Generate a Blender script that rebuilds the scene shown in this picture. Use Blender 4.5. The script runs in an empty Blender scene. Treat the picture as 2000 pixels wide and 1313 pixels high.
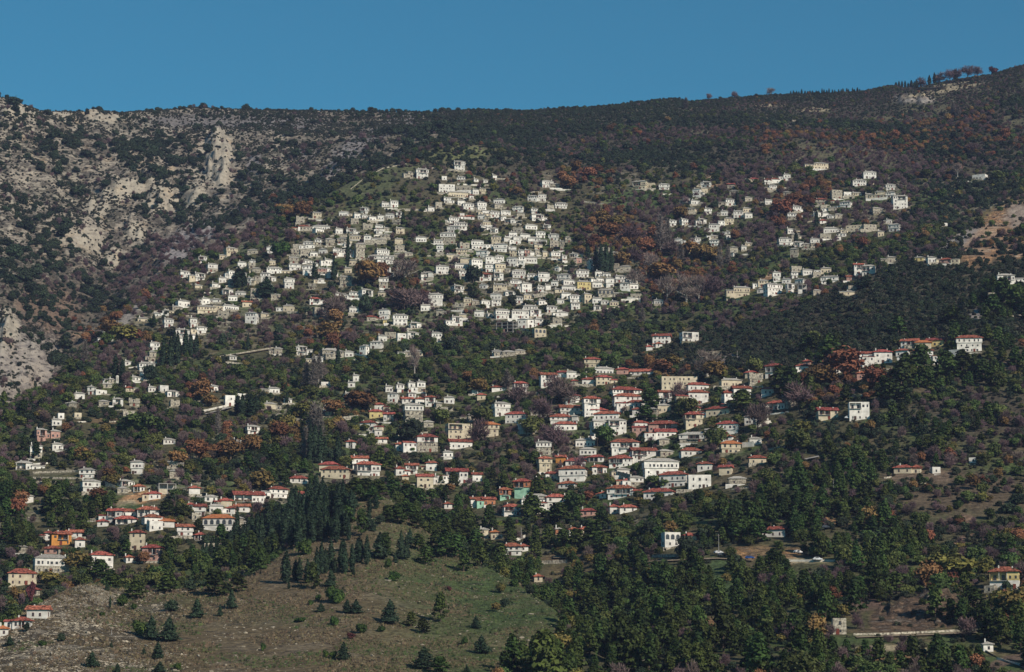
import bpy, math, random
import numpy as np
from math import radians, sin, cos, tan, pi

# ---------------------------------------------------------------- camera, sky, sun, exposure
SC = bpy.context.scene
COL = SC.collection
THETA = radians(9.0)
FPX = 1000.0 / tan(radians(12.0))
W0, H0 = 2000.0, 1312.5
cam = bpy.data.cameras.new('camera'); cam_o = bpy.data.objects.new('camera', cam); COL.objects.link(cam_o)
cam.sensor_fit = 'HORIZONTAL'; cam.angle = radians(24.0); cam.clip_start = 1.0; cam.clip_end = 30000.0
cam_o.location = (0, 0, 0); cam_o.rotation_euler = (radians(90) + THETA, 0, 0)
SC.camera = cam_o

SUN_EL, SUN_AZ = 31.0, 138.0          # azimuth clockwise from the viewing axis
world = bpy.data.worlds.new('World'); SC.world = world; world.use_nodes = True
wn, wl = world.node_tree.nodes, world.node_tree.links
wn.clear()
sky = wn.new('ShaderNodeTexSky'); sky.sky_type = 'NISHITA'; sky.sun_disc = False
sky.sun_elevation = radians(SUN_EL); sky.sun_rotation = radians(SUN_AZ)
sky.altitude = 300; sky.air_density = 1.0; sky.dust_density = 0.2; sky.ozone_density = 3.0
tint = wn.new('ShaderNodeMix'); tint.data_type = 'RGBA'; tint.blend_type = 'MULTIPLY'; tint.inputs[0].default_value = 1.0
tint.inputs[7].default_value = SKY_TINT = (0.24, 0.92, 0.98, 1)
bg = wn.new('ShaderNodeBackground'); bg.inputs[1].default_value = 0.076
wo = wn.new('ShaderNodeOutputWorld')
wl.new(sky.outputs[0], tint.inputs[6]); wl.new(tint.outputs[2], bg.inputs[0]); wl.new(bg.outputs[0], wo.inputs[0])

sun = bpy.data.lights.new('sun', 'SUN'); sun.energy = 5.0; sun.angle = radians(0.5); sun.color = (1.0, 0.90, 0.78)
sun_o = bpy.data.objects.new('sun', sun); COL.objects.link(sun_o)
sd = np.array([sin(radians(SUN_AZ)) * cos(radians(SUN_EL)), cos(radians(SUN_AZ)) * cos(radians(SUN_EL)), sin(radians(SUN_EL))])
from mathutils import Vector
sun_o.rotation_euler = Vector(sd).to_track_quat('Z', 'Y').to_euler()
SC.view_settings.view_transform = 'Standard'; SC.view_settings.look = 'None'
SC.view_settings.exposure = 0.0; SC.view_settings.gamma = 1.0; SC.view_settings.use_curve_mapping = False
SC.cycles.max_bounces = 5; SC.cycles.diffuse_bounces = 2; SC.cycles.glossy_bounces = 1
SC.cycles.transparent_max_bounces = 4; SC.cycles.volume_bounces = 0

rng = np.random.default_rng(7)
RND = random.Random(11)

# ---------------------------------------------------------------- numeric helpers
def vnoise(x, y, seed=0):
    x = np.asarray(x, float); y = np.asarray(y, float)
    xi = np.floor(x).astype(np.int64); yi = np.floor(y).astype(np.int64)
    xf = x - xi; yf = y - yi
    u = xf * xf * (3 - 2 * xf); v = yf * yf * (3 - 2 * yf)
    def h(a, b):
        n = (a * 374761393 + b * 668265263 + seed * 1442695041) & 0xFFFFFFFF
        n = ((n ^ (n >> 13)) * 1274126177) & 0xFFFFFFFF
        n = (n ^ (n >> 16)) & 0xFFFFFF
        return n / float(0xFFFFFF) * 2 - 1
    return (h(xi, yi) * (1 - u) + h(xi + 1, yi) * u) * (1 - v) + (h(xi, yi + 1) * (1 - u) + h(xi + 1, yi + 1) * u) * v
def fbm(x, y, seed=0, octv=4, gain=0.5):
    a, s, t = 1.0, 0.0, 0.0
    for k in range(octv):
        s = s + a * vnoise(x * 2 ** k, y * 2 ** k, seed + 17 * k); t += a; a *= gain
    return s / t
def sstep(a, b, x):
    t = np.clip((np.asarray(x, float) - a) / (b - a), 0, 1); return t * t * (3 - 2 * t)
CT, ST = cos(THETA), sin(THETA)
def us(px, py):
    """pixel of the photograph -> (X/Y, Z/Y) of its line of sight"""
    x = (np.asarray(px, float) - 1000) / FPX; yu = (656.25 - np.asarray(py, float)) / FPX
    Yd = CT - ST * yu; Zd = ST + CT * yu
    return x / Yd, Zd / Yd
def pix(u, s):
    """inverse of us()"""
    yu = (s * CT - ST) / (CT + s * ST)
    Yd = CT - ST * yu
    return 1000 + u * Yd * FPX, 656.25 - yu * FPX

# ---------------------------------------------------------------- terrain: knots along the line of sight
def kn(*rows):
    r = np.array(rows, float); return r[:, 0], r[:, 1], r[:, 2]
SKYLINE = [(-900, 150), (0, 187), (45, 190), (70, 203), (110, 203), (150, 208), (175, 210), (195, 206), (225, 207), (300, 201), (380, 196), (470, 200), (600, 203), (700, 206), (850, 208), (960, 212), (1020, 214), (1100, 209), (1180, 205), (1260, 194), (1320, 188), (1345, 196), (1400, 190), (1500, 181), (1600, 178), (1680, 175), (1720, 166), (1740, 162), (1765, 166), (1790, 170), (1830, 158), (1880, 150), (1930, 143), (2000, 122), (2600, 40)]
KN = [
 kn((-900, 1650, 350), (1000, 1650, 350), (2900, 1650, 350)),
 kn((-900, 1360, 760), (600, 1340, 790), (1000, 1345, 800), (1400, 1350, 790), (2900, 1350, 760)),
 # crest of the bare hill in front
 kn((-900, 1260, 880), (0, 1236, 900), (50, 1195, 930), (100, 1165, 960), (150, 1143, 985), (185, 1138, 1000), (230, 1146, 1010), (300, 1150, 1020), (400, 1142, 1030), (480, 1120, 1050), (540, 1085, 1080), (620, 1000, 1160), (700, 952, 1200), (760, 972, 1190), (830, 1035, 1150), (900, 1080, 1110), (960, 1110, 1080), (1010, 1135, 1050), (1060, 1168, 1010), (1090, 1195, 980), (1120, 1240, 940), (1180, 1290, 880), (1300, 1300, 850), (2900, 1290, 860)),
 kn((-900, 1290, 940), (0, 1262, 970), (100, 1190, 1030), (185, 1168, 1070), (300, 1172, 1085), (400, 1165, 1090), (480, 1145, 1110), (540, 1120, 1140), (620, 1045, 1220), (700, 992, 1260), (760, 1010, 1250), (830, 1068, 1215), (900, 1110, 1180), (960, 1140, 1150), (1010, 1165, 1120), (1060, 1195, 1080), (1090, 1222, 1040), (1120, 1262, 990), (1180, 1285, 920), (1300, 1275, 890), (1700, 1240, 920), (2900, 1230, 920)),
 kn((-900, 1080, 1160), (0, 1090, 1170), (300, 1060, 1190), (600, 1000, 1275), (700, 968, 1310), (900, 1050, 1270), (1100, 1120, 1180), (1300, 1100, 1120), (1600, 1090, 1090), (2000, 1080, 1090), (2900, 1080, 1090)),
 kn((-900, 900, 1330), (0, 900, 1360), (300, 905, 1370), (600, 900, 1400), (900, 890, 1420), (1200, 900, 1400), (1500, 880, 1340), (1800, 880, 1300), (2000, 880, 1290), (2900, 880, 1290)),
 kn((-900, 850, 1400), (0, 850, 1420), (120, 810, 1480), (300, 780, 1560), (600, 760, 1600), (900, 745, 1620), (1150, 735, 1600), (1400, 740, 1530), (1700, 700, 1470), (2000, 680, 1460), (2900, 680, 1460)),
 # crest of the scrub spur on the right
 kn((-900, 825, 1440), (0, 825, 1460), (120, 770, 1560), (300, 700, 1700), (600, 685, 1740), (900, 685, 1740), (1050, 680, 1740), (1170, 680, 1720), (1300, 672, 1690), (1400, 650, 1680), (1500, 618, 1680), (1600, 585, 1690), (1700, 540, 1700), (1760, 518, 1710), (1850, 503, 1720), (2000, 498, 1720), (2900, 480, 1720)),
 kn((-900, 815, 1460), (0, 815, 1480), (120, 750, 1610), (300, 650, 1800), (600, 650, 1810), (900, 655, 1800), (1050, 655, 1800), (1170, 668, 1780), (1300, 690, 1770), (1400, 672, 1765), (1500, 640, 1765), (1600, 605, 1770), (1700, 558, 1770), (1760, 530, 1765), (1850, 508, 1760), (2000, 498, 1760), (2900, 480, 1760)),
 kn((-900, 808, 1480), (0, 808, 1500), (120, 735, 1650), (300, 580, 1920), (600, 500, 2020), (900, 500, 2020), (1250, 520, 2000), (1500, 480, 2000), (1800, 440, 2020), (2000, 420, 2020), (2900, 400, 2020)),
 # crest of the village slope, seen against the gorge on the left
 kn((-900, 800, 1500), (0, 798, 1520), (50, 788, 1560), (110, 745, 1650), (150, 690, 1740), (200, 635, 1840), (260, 578, 1940), (340, 515, 2040), (430, 480, 2100), (500, 450, 2130), (560, 425, 2150), (640, 385, 2180), (700, 352, 2210), (780, 315, 2260), (860, 290, 2300), (950, 285, 2330), (1100, 310, 2330), (1400, 320, 2330), (1700, 300, 2330), (2000, 300, 2300), (2900, 280, 2300)),
 kn((-900, 850, 1600), (0, 860, 1640), (50, 850, 1680), (110, 800, 1760), (150, 745, 1850), (200, 680, 1950), (260, 620, 2040), (340, 555, 2130), (430, 515, 2190), (500, 482, 2220), (560, 452, 2240), (640, 408, 2270), (700, 372, 2300), (780, 330, 2340), (860, 295, 2370), (950, 280, 2380), (1100, 300, 2380), (1400, 305, 2380), (1700, 285, 2380), (2000, 280, 2350), (2900, 260, 2350)),
 kn((-900, 640, 1860), (0, 650, 1880), (110, 620, 2050), (200, 560, 2200), (340, 440, 2360), (500, 350, 2440), (700, 285, 2520), (860, 255, 2570), (1000, 250, 2600), (1300, 245, 2600), (1600, 240, 2600), (1850, 225, 2580), (2000, 205, 2560), (2900, 180, 2560)),
 kn((-900, 330, 2330), (0, 330, 2350), (150, 320, 2450), (340, 290, 2560), (500, 255, 2650), (700, 238, 2720), (860, 230, 2760), (1000, 228, 2780), (1300, 212, 2760), (1600, 205, 2750), (1850, 185, 2720), (2000, 158, 2700), (2900, 120, 2700)),
]
KU, KS, KY = [], [], []
def _addk(p, y, Y):
    u, s = us(p, y); KU.append(u); KS.append(s); KY.append(Y)
for p, y, Y in KN: _addk(p, y, Y)
sp = np.array(SKYLINE, float); _addk(sp[:, 0], sp[:, 1] + 3, np.interp(sp[:, 0], [0, 400, 1000, 2000], [2560, 2850, 2950, 2900]))
NU = 800
UG = np.linspace(-0.30, 0.30, NU)
YG = np.concatenate([np.linspace(350, 700, 24, endpoint=False), np.arange(700, 1400, 3.0), np.arange(1400, 2500, 3.6), np.arange(2500, 3120, 5.0), np.linspace(3125, 5200, 40)])
NY = len(YG)
S = np.zeros((NU, NY))
ks = np.array([np.interp(UG, KU[i], KS[i]) for i in range(len(KU))])
ky = np.array([np.interp(UG, KU[i], KY[i]) for i in range(len(KU))])
for i in range(NU):
    yk = np.concatenate([ky[:, i], [ky[-1, i] + 330, 5200]])
    sk = np.concatenate([ks[:, i], [ks[-1, i] - 0.055, -0.004]])
    S[i] = np.interp(YG, yk, sk)
Z = S * YG[None, :]
def blur(a, n, axis):
    k = np.hanning(n + 2)[1:-1]; k /= k.sum()
    return np.apply_along_axis(lambda v: np.convolve(np.pad(v, n // 2, mode='edge'), k, 'valid'), axis, a)
Z = blur(blur(Z, 9, 1), 9, 0)
XX = UG[:, None] * YG[None, :]; YY = np.broadcast_to(YG[None, :], XX.shape)
PXT, PYT = pix(UG[:, None] + 0 * YY, Z / YY)
far = sstep(2520, 2780, YY)                                   # keep the skyline where it is
MT = sstep(0.0, 1.0, (YY - np.interp(UG, KU[11], KY[11])[:, None]) / 60.0) * (1 - sstep(820, 960, PXT)) # rocky mountain beyond the gorge
FH = (1 - sstep(0, 60, YY - np.interp(UG, KU[2], KY[2])[:, None]))                                     # the hill in front
amp = (1 - 0.85 * far)
Z0 = Z.copy()
PXT, PYT = pix(UG[:, None] + 0 * YY, Z / YY)
Z = Z + amp * (7 * fbm(XX / 190, YY / 190, 1, 2) + (2.6 + 3 * MT) * fbm(XX / 60, YY / 60, 3, 3)) * (1 - 0.6 * FH)
UPR = sstep(850, 1050, PXT) * sstep(2250, 2400, YY) * (1 - far)
Z = Z + UPR * 16 * fbm(XX / 210, (YY + .5 * XX) / 330, 12, 2)
ridg = 1 - np.abs(fbm(XX / 75 + 0.4 * YY / 75, YY / 160, 9, 4)) * 2
Z = Z + MT * (1 - sstep(2500, 2620, YY)) * 11 * ridg - MT * 5
Z = Z + 0.8 * (0.5 + MT) * fbm(XX / 14, YY / 14, 5, 3)
# ledges of the rock strata
tz = (Z + .22 * XX) / 11 + .55 * fbm(XX / 70, YY / 90, 94, 3); tf = tz - np.floor(tz)
Z = Z + MT * (1 - sstep(2450, 2600, YY)) * 11 * (np.clip((tf - .62) / .38, 0, 1) - tf) * .55 * sstep(-.35, .1, fbm(XX / 50, YY / 60, 95, 2))
# crags and buttresses that stand out of the slope
CRAGS = [(425, 290, 24, 52, 15), (425, 350, 26, 30, 15), (240, 380, 44, 24, 12), (315, 392, 34, 40, 14), (378, 392, 26, 30, 13), (190, 410, 22, 30, 10), (265, 460, 20, 22, 10), (160, 470, 34, 26, 10), (215, 505, 22, 24, 9), (185, 226, 22, 14, 5), (216, 230, 22, 16, 5), (40, 225, 60, 22, 5), (50, 700, 60, 70, 10), (10, 650, 20, 50, 9), (1770, 196, 22, 12, 6), (1803, 196, 18, 12, 6), (290, 350, 16, 20, 8), (100, 390, 20, 30, 5), (20, 420, 14, 40, 5), (1380, 700, 34, 10, 3), (1800, 1192, 80, 34, 4), (1850, 1205, 40, 24, 3)]
for cx0, cy0, rx0, ry0, hh0 in CRAGS:
    dd = ((PXT - cx0) / rx0) ** 2 + ((PYT - cy0) / ry0) ** 2
    dd = np.sqrt(dd) + 0.35 * fbm(PXT / 12, PYT / 14, cx0 & 63, 3)
    wk = 1 - sstep(0.45, 1.1, dd); Z = Z + hh0 * wk * (0.75 + 0.5 * fbm(XX / 9, YY / 30, cy0 & 31, 3)) + wk * (2.2 * (1 - 2 * np.abs(fbm(XX / 8, YY / 45, 77, 2))) + 1.3 * fbm(XX / 3.6, YY / 9, 78, 2)) * min(1, hh0 / 8)
r2 = 1 - np.abs(fbm(XX / 26, YY / 34, 31, 3)) * 2
Z = Z + MT * (1 - far) * 4.5 * np.clip(r2, 0, 1) ** 2
# walled terraces under the two villages
PXT, PYT = pix(UG[:, None] + 0 * YY, Z / YY)
vil = (1 - MT) * (1 - sstep(1240, 1300, PXT) * sstep(-30, 30, 4 * (PYT - 650))) * sstep(300, 345, PYT) * (1 - sstep(1060, 1100, PYT)) * (1 - FH)
vil = vil * (1 - sstep(1500, 1700, PXT) * sstep(500, 560, PYT) * 0.8)
TERR = vil * sstep(-0.15, 0.25, fbm(XX / 90, YY / 90, 91, 3))
tz = Z / 4.2 + 0.25 * fbm(XX / 60, YY / 60, 92, 2); tf = tz - np.floor(tz)
Z = Z + TERR * 4.2 * (np.clip((tf - .62) / .38, 0, 1) - tf) * 0.85
RISER = TERR * sstep(.60, .68, tf) * sstep(-.25, .2, fbm(XX / 22, YY / 40, 93, 2))
SS = Z / YY
PXT, PYT = pix(UG[:, None] + 0 * YY, SS)
RM = np.maximum.accumulate(SS, axis=1)                        # running skyline along each line of sight

def zat(x, y):
    """height of the ground at a place"""
    x = np.asarray(x, float); y = np.asarray(y, float)
    fu = np.clip((x / y - UG[0]) / (UG[1] - UG[0]), 0, NU - 1.001); iu = fu.astype(int); fu = fu - iu
    iy = np.clip(np.searchsorted(YG, y) - 1, 0, NY - 2); fy = (y - YG[iy]) / (YG[iy + 1] - YG[iy])
    return (Z[iu, iy] * (1 - fu) + Z[iu + 1, iy] * fu) * (1 - fy) + (Z[iu, iy + 1] * (1 - fu) + Z[iu + 1, iy + 1] * fu) * fy
def hit(px, py):
    """first place on the ground along the line of sight through a pixel"""
    u, s = us(px, py); u = float(u); s = float(s)
    fu = (u - UG[0]) / (UG[1] - UG[0]); iu = int(min(max(fu, 0), NU - 2)); f = fu - iu
    col = SS[iu] * (1 - f) + SS[iu + 1] * f
    k = np.argmax(col >= s)
    if col[k] < s: k = int(np.argmax(col))
    if k == 0: Y = YG[0]
    else:
        d = col[k] - col[k - 1]; t = (s - col[k - 1]) / d if abs(d) > 1e-9 else 0
        Y = YG[k - 1] + min(max(t, 0), 1) * (YG[k] - YG[k - 1])
    x = u * Y
    return x, Y, float(zat(x, Y))

# ---------------------------------------------------------------- object helpers
def tag(o, label=None, cat=None, group=None, kind=None):
    if label: o['label'] = label
    if cat: o['category'] = cat
    if group: o['group'] = group
    if kind: o['kind'] = kind
    return o
def empty(name, loc=(0, 0, 0), rz=0.0):
    o = bpy.data.objects.new(name, None); o.empty_display_size = 1; COL.objects.link(o)
    o.location = loc; o.rotation_euler = (0, 0, rz); return o
def ob(name, me, parent=None, loc=(0, 0, 0), rz=0.0, scale=None):
    o = bpy.data.objects.new(name, me); COL.objects.link(o)
    o.location = loc; o.rotation_euler = (0, 0, rz)
    if scale is not None: o.scale = scale
    if parent is not None: o.parent = parent
    return o
def mesh(name, verts, faces, mats, mi=None, smooth=False):
    me = bpy.data.meshes.new(name); me.from_pydata([tuple(map(float, v)) for v in verts], [], [tuple(f) for f in faces])
    for m in mats: me.materials.append(m)
    if mi is not None: me.polygons.foreach_set('material_index', list(mi))
    if smooth: me.polygons.foreach_set('use_smooth', [True] * len(me.polygons))
    me.update(); return me
class MB:
    def __init__(s): s.v, s.f, s.m = [], [], []
    def add(s, vs, fs, m=0):
        n = len(s.v); s.v += vs; s.f += [tuple(i + n for i in f) for f in fs]; s.m += [m] * len(fs); return s
    def box(s, x0, x1, y0, y1, z0, z1, m=0):
        return s.add([(x0, y0, z0), (x1, y0, z0), (x1, y1, z0), (x0, y1, z0), (x0, y0, z1), (x1, y0, z1), (x1, y1, z1), (x0, y1, z1)],
                     [(0, 3, 2, 1), (4, 5, 6, 7), (0, 1, 5, 4), (1, 2, 6, 5), (2, 3, 7, 6), (3, 0, 4, 7)], m)
    def prism(s, pts, z0, z1, m=0):
        n = len(pts)
        return s.add([(x, y, z0) for x, y in pts] + [(x, y, z1) for x, y in pts],
                     [tuple(range(n))[::-1], tuple(range(n, 2 * n))] + [(i, (i + 1) % n, n + (i + 1) % n, n + i) for i in range(n)], m)
    def tube(s, pts, rad, k=5, m=0):
        ring = []
        for i, (p, r) in enumerate(zip(pts, rad)):
            a = Vector(pts[max(i - 1, 0)]); b = Vector(pts[min(i + 1, len(pts) - 1)])
            d = (b - a).normalized(); e = d.orthogonal().normalized(); g = d.cross(e)
            ring.append([tuple(Vector(p) + r * (cos(2 * pi * j / k) * e + sin(2 * pi * j / k) * g)) for j in range(k)])
        vs = [q for r_ in ring for q in r_]
        fs = [(i * k + j, i * k + (j + 1) % k, (i + 1) * k + (j + 1) % k, (i + 1) * k + j) for i in range(len(pts) - 1) for j in range(k)]
        fs.append(tuple((len(pts) - 1) * k + j for j in range(k)))
        return s.add(vs, fs, m)
    def me(s, name, mats, smooth=False): return mesh(name, s.v, s.f, mats, s.m, smooth)

# ---------------------------------------------------------------- materials
def mat(name, col, rough=0.9, var=0.15, scale=0.6, bump=0.0, rnd=0.0, col2=None, spec=0.2, hue=0.0, sscale=None):
    m = bpy.data.materials.new(name); m.use_nodes = True
    n, l = m.node_tree.nodes, m.node_tree.links
    b = n['Principled BSDF']; b.inputs['Roughness'].default_value = rough; b.inputs['Specular IOR Level'].default_value = spec
    tc = n.new('ShaderNodeTexCoord'); no = n.new('ShaderNodeTexNoise'); no.inputs['Scale'].default_value = scale; no.inputs['Detail'].default_value = 5
    if sscale:
        mp = n.new('ShaderNodeMapping'); mp.inputs['Scale'].default_value = sscale; l.new(tc.outputs['Object'], mp.inputs[0]); l.new(mp.outputs[0], no.inputs['Vector'])
    else: l.new(tc.outputs['Object'], no.inputs['Vector'])
    mx = n.new('ShaderNodeMix'); mx.data_type = 'RGBA'
    c2 = col2 or tuple(c * (1 - var * 2.2) for c in col)
    mx.inputs[6].default_value = (*c2, 1); mx.inputs[7].default_value = (*[min(1, c * (1 + var)) for c in col], 1)
    rp = n.new('ShaderNodeMapRange'); rp.inputs[1].default_value = 0.32; rp.inputs[2].default_value = 0.62
    l.new(no.outputs[0], rp.inputs[0]); l.new(rp.outputs[0], mx.inputs[0])
    out = mx.outputs[2]
    if rnd or hue:
        oi = n.new('ShaderNodeObjectInfo'); hs = n.new('ShaderNodeHueSaturation')
        mr = n.new('ShaderNodeMapRange'); mr.inputs[3].default_value = 1 - rnd; mr.inputs[4].default_value = 1 + rnd
        l.new(oi.outputs['Random'], mr.inputs[0]); l.new(mr.outputs[0], hs.inputs['Value'])
        if hue:
            ml = n.new('ShaderNodeMath'); ml.operation = 'MULTIPLY'; ml.inputs[1].default_value = 13.37; l.new(oi.outputs['Random'], ml.inputs[0])
            fr = n.new('ShaderNodeMath'); fr.operation = 'FRACT'; l.new(ml.outputs[0], fr.inputs[0])
            mh = n.new('ShaderNodeMapRange'); mh.inputs[3].default_value = 0.5 - hue; mh.inputs[4].default_value = 0.5 + hue
            l.new(fr.outputs[0], mh.inputs[0]); l.new(mh.outputs[0], hs.inputs['Hue'])
        l.new(out, hs.inputs['Color']); out = hs.outputs[0]
    l.new(out, b.inputs['Base Color'])
    if bump:
        bp = n.new('ShaderNodeBump'); bp.inputs['Strength'].default_value = bump; bp.inputs['Distance'].default_value = 0.3
        n2 = n.new('ShaderNodeTexNoise'); n2.inputs['Scale'].default_value = scale * 4; n2.inputs['Detail'].default_value = 4
        l.new(tc.outputs['Object'], n2.inputs['Vector']); l.new(n2.outputs[0], bp.inputs['Height']); l.new(bp.outputs[0], b.inputs['Normal'])
    return m
# ---------------------------------------------------------------- ground cover: soil, grass and rock, painted by place
# soil patches: centre, half sizes in the photograph, tilt, colour, rockiness, softness
def ell(px, py, cx, cy, rx, ry, ang=0.0, soft=0.35, nz=0.35, sc=18.0, seed=40):
    a = radians(ang); dx = px - cx; dy = py - cy
    ex = (dx * cos(a) - dy * sin(a)) / rx; ey = (dx * sin(a) + dy * cos(a)) / ry
    d = np.sqrt(ex * ex + ey * ey) + nz * fbm(px / sc, py / sc, seed, 3)
    return 1 - sstep(1 - soft, 1 + soft, d)
PALE = (0.35, 0.305, 0.235); SCREE = (0.215, 0.195, 0.19); EARTH = (0.33, 0.19, 0.09); SAND = (0.34, 0.28, 0.18); ORANGE = (0.42, 0.235, 0.12)
LIME = (0.12, 0.15, 0.02); GRASS = (0.060, 0.088, 0.034); BROWN = (0.11, 0.075, 0.045)
PATCH = [
 (425, 300, 32, 60, 8, PALE, 1), (425, 345, 30, 24, 0, PALE, 1), (240, 372, 55, 22, 12, PALE, 1), (315, 385, 38, 34, 0, PALE, 1), (375, 385, 34, 26, 0, PALE, 1),
 (190, 400, 26, 28, 0, PALE, 1), (265, 455, 22, 20, 0, PALE, 1), (160, 462, 40, 26, 10, PALE, 1), (215, 500, 26, 22, 0, PALE, 1), (185, 480, 20, 18, 0, PALE, 1),
 (200, 222, 45, 16, -8, PALE, 1), (60, 215, 80, 24, -10, PALE, 1), (20, 200, 50, 14, 0, PALE, 1), (300, 235, 60, 12, 0, PALE, .8), (400, 236, 130, 13, 0, SCREE, .6),
 (350, 480, 42, 30, 25, SCREE, .2), (365, 462, 22, 26, 0, SCREE, .2), (405, 450, 13, 26, -12, SCREE, .2), (355, 500, 16, 22, 0, SCREE, .2), (495, 320, 14, 24, -20, SCREE, .2),
 (660, 320, 55, 14, 35, SCREE, .4), (700, 280, 60, 14, 25, SCREE, .4), (590, 300, 30, 12, 10, SCREE, .4), (560, 240, 80, 16, 0, SCREE, .5), (760, 250, 70, 16, 20, SCREE, .5),
 (260, 610, 85, 9, 38, SCREE, 1), (210, 650, 30, 16, 45, SCREE, 1), (150, 655, 10, 5, 0, ORANGE, 1), (160, 680, 8, 34, 5, (0.17, 0.13, 0.09), .1), (95, 610, 70, 50, 10, (0.15, 0.105, 0.075), .3),
 (50, 700, 72, 62, -30, (0.24, 0.21, 0.19), .9), (10, 640, 24, 40, 0, PALE, 1), (20, 780, 50, 30, 0, (0.22, 0.19, 0.17), .9), (60, 780, 30, 20, 0, PALE, .8),
 (1955, 452, 80, 42, 35, ORANGE, .6), (1990, 420, 26, 24, 30, (0.26, 0.19, 0.15), 1), (1880, 465, 40, 14, 25, SCREE, 1), (1988, 490, 24, 14, 0, ORANGE, 1), (1920, 470, 40, 20, 35, ORANGE, .9),
 (1770, 192, 26, 9, 0, SCREE, 1), (1803, 193, 20, 9, 0, SCREE, 1), (1840, 177, 90, 5, 10, SAND, .2), (1860, 162, 60, 3, 8, SAND, .2), (1545, 239, 10, 8, 0, PALE, 1), (1590, 214, 30, 4, 0, SAND, .2), (1500, 205, 40, 3, 0, SAND, .2),
 (1500, 540, 34, 6, 40, ORANGE, .8), (1485, 525, 10, 12, 40, ORANGE, .8), (1395, 352, 14, 16, 0, ORANGE, .8), (1560, 307, 12, 6, 30, SAND, .5), (1498, 290, 10, 8, 0, ORANGE, .6),
 (1180, 665, 34, 9, 42, (0.30, 0.20, 0.13), .9), (1150, 690, 26, 9, 42, (0.20, 0.16, 0.13), .9), (1380, 692, 32, 11, 5, SAND, .8), (1330, 708, 42, 7, 22, SAND, .7), (1430, 700, 30, 12, 0, SCREE, .8), (1300, 722, 20, 8, 20, ORANGE, .6),
 (1810, 392, 40, 6, 0, GRASS, 0), (1190, 395, 30, 5, 0, SAND, .4), (1185, 412, 50, 8, 10, (0.2, 0.16, 0.08), .2), (900, 300, 60, 14, 0, (0.13, 0.14, 0.06), .3), (760, 340, 90, 14, 18, (0.085, 0.092, 0.046), .15), (720, 362, 60, 16, 10, (0.075, 0.085, 0.04), .1), (1010, 285, 60, 12, 0, (0.12, 0.12, 0.06), .3),
 (640, 385, 50, 10, 20, (0.085, 0.092, 0.046), .1), (820, 440, 40, 10, 0, GRASS, 0), (1250, 385, 70, 18, 8, GRASS, .0), (1300, 455, 30, 12, 0, GRASS, 0), (1470, 520, 30, 12, 20, GRASS, .1), (1240, 640, 60, 12, 15, GRASS, 0), (700, 700, 60, 16, 0, GRASS, 0), (305, 565, 26, 8, 10, GRASS, 0), (1700, 480, 60, 30, 0, (0.07, .08, .04), 0),
 (470, 780, 30, 10, 0, GRASS, 0), (260, 760, 60, 26, 0, (0.07, 0.085, 0.03), 0), (1110, 700, 50, 10, 0, GRASS, 0), (850, 660, 90, 20, 0, GRASS, 0), (240, 838, 50, 8, 0, (0.10, 0.07, 0.045), .1), (220, 822, 60, 6, 0, (0.16, 0.11, 0.06), .1),
 (275, 972, 44, 12, 12, ORANGE, .3), (245, 985, 22, 8, 10, SAND, .3), (260, 990, 34, 6, 0, GRASS, 0), (1440, 925, 34, 8, 0, EARTH, .4), (1475, 915, 20, 8, 0, EARTH, .4), (1520, 860, 60, 8, 0, (0.2, 0.15, 0.08), .3),
 (1500, 920, 110, 36, 8, (0.10, 0.085, 0.05), .15), (1870, 960, 140, 46, 0, (0.10, 0.075, 0.05), .2), (1900, 800, 120, 60, 0, (0.075, 0.062, 0.045), .15), (1800, 930, 70, 12, 0, (0.14, 0.10, 0.07), .2), (1000, 1021, 55, 5, 2, LIME, 0), (1000, 1013, 45, 3, 0, GRASS, 0),
 (1460, 1080, 22, 12, -15, EARTH, .5), (1545, 1085, 18, 14, 30, EARTH, .5), (1490, 1076, 22, 10, 0, (0.26, 0.17, 0.09), .5), (1560, 1095, 60, 5, 0, SAND, .2), (1620, 1018, 16, 8, 0, EARTH, .4), (1880, 1055, 30, 8, 20, (0.2, 0.13, 0.09), .3), (1880, 1020, 24, 14, 0, (0.2, 0.13, 0.09), .3),
 (1410, 1118, 26, 34, 35, GRASS, 0), (1400, 1150, 30, 20, 0, GRASS, 0), (1150, 1118, 90, 16, 0, (0.12, 0.095, 0.05), .1), (1130, 1090, 70, 8, 0, (0.14, 0.10, 0.06), .1), (1125, 1125, 22, 6, 0, ORANGE, .4), (1300, 1040, 90, 14, 0, (0.11, 0.09, 0.05), .1), (1390, 1225, 14, 16, 20, EARTH, .6),
 (1800, 1195, 110, 44, 14, (0.135, 0.088, 0.058), .55), (1700, 1170, 46, 20, 20, (0.13, 0.085, 0.065), .2), (1775, 1150, 50, 10, 0, (0.15, 0.12, 0.09), .6), (1465, 1180, 16, 14, 0, (0.2, 0.13, 0.08), .3), (1745, 1265, 70, 6, 0, SAND, .4), (1730, 1285, 60, 6, 0, EARTH, .3), (1260, 1270, 60, 12, 0, (0.12, 0.10, 0.07), .3), (1230, 1282, 40, 6, 0, BROWN, .3), (1970, 1290, 50, 10, 20, (0.13, .09, .07), .2),
 (1770, 720, 26, 10, 0, SAND, .6), (1905, 615, 14, 14, 0, SCREE, 1), (1730, 665, 20, 6, 0, SAND, .4), (1700, 665, 14, 4, 0, SAND, .3), (1970, 712, 16, 8, 0, (0.2, 0.14, 0.1), .5), (1960, 640, 50, 8, 10, (0.1, 0.09, 0.06), 0), (1640, 590, 14, 5, 30, SCREE, .8), (1420, 880, 26, 8, 0, (0.28, 0.24, 0.18), .1), (1980, 880, 60, 10, 0, (0.10, 0.08, 0.05), .1),
]
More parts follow.
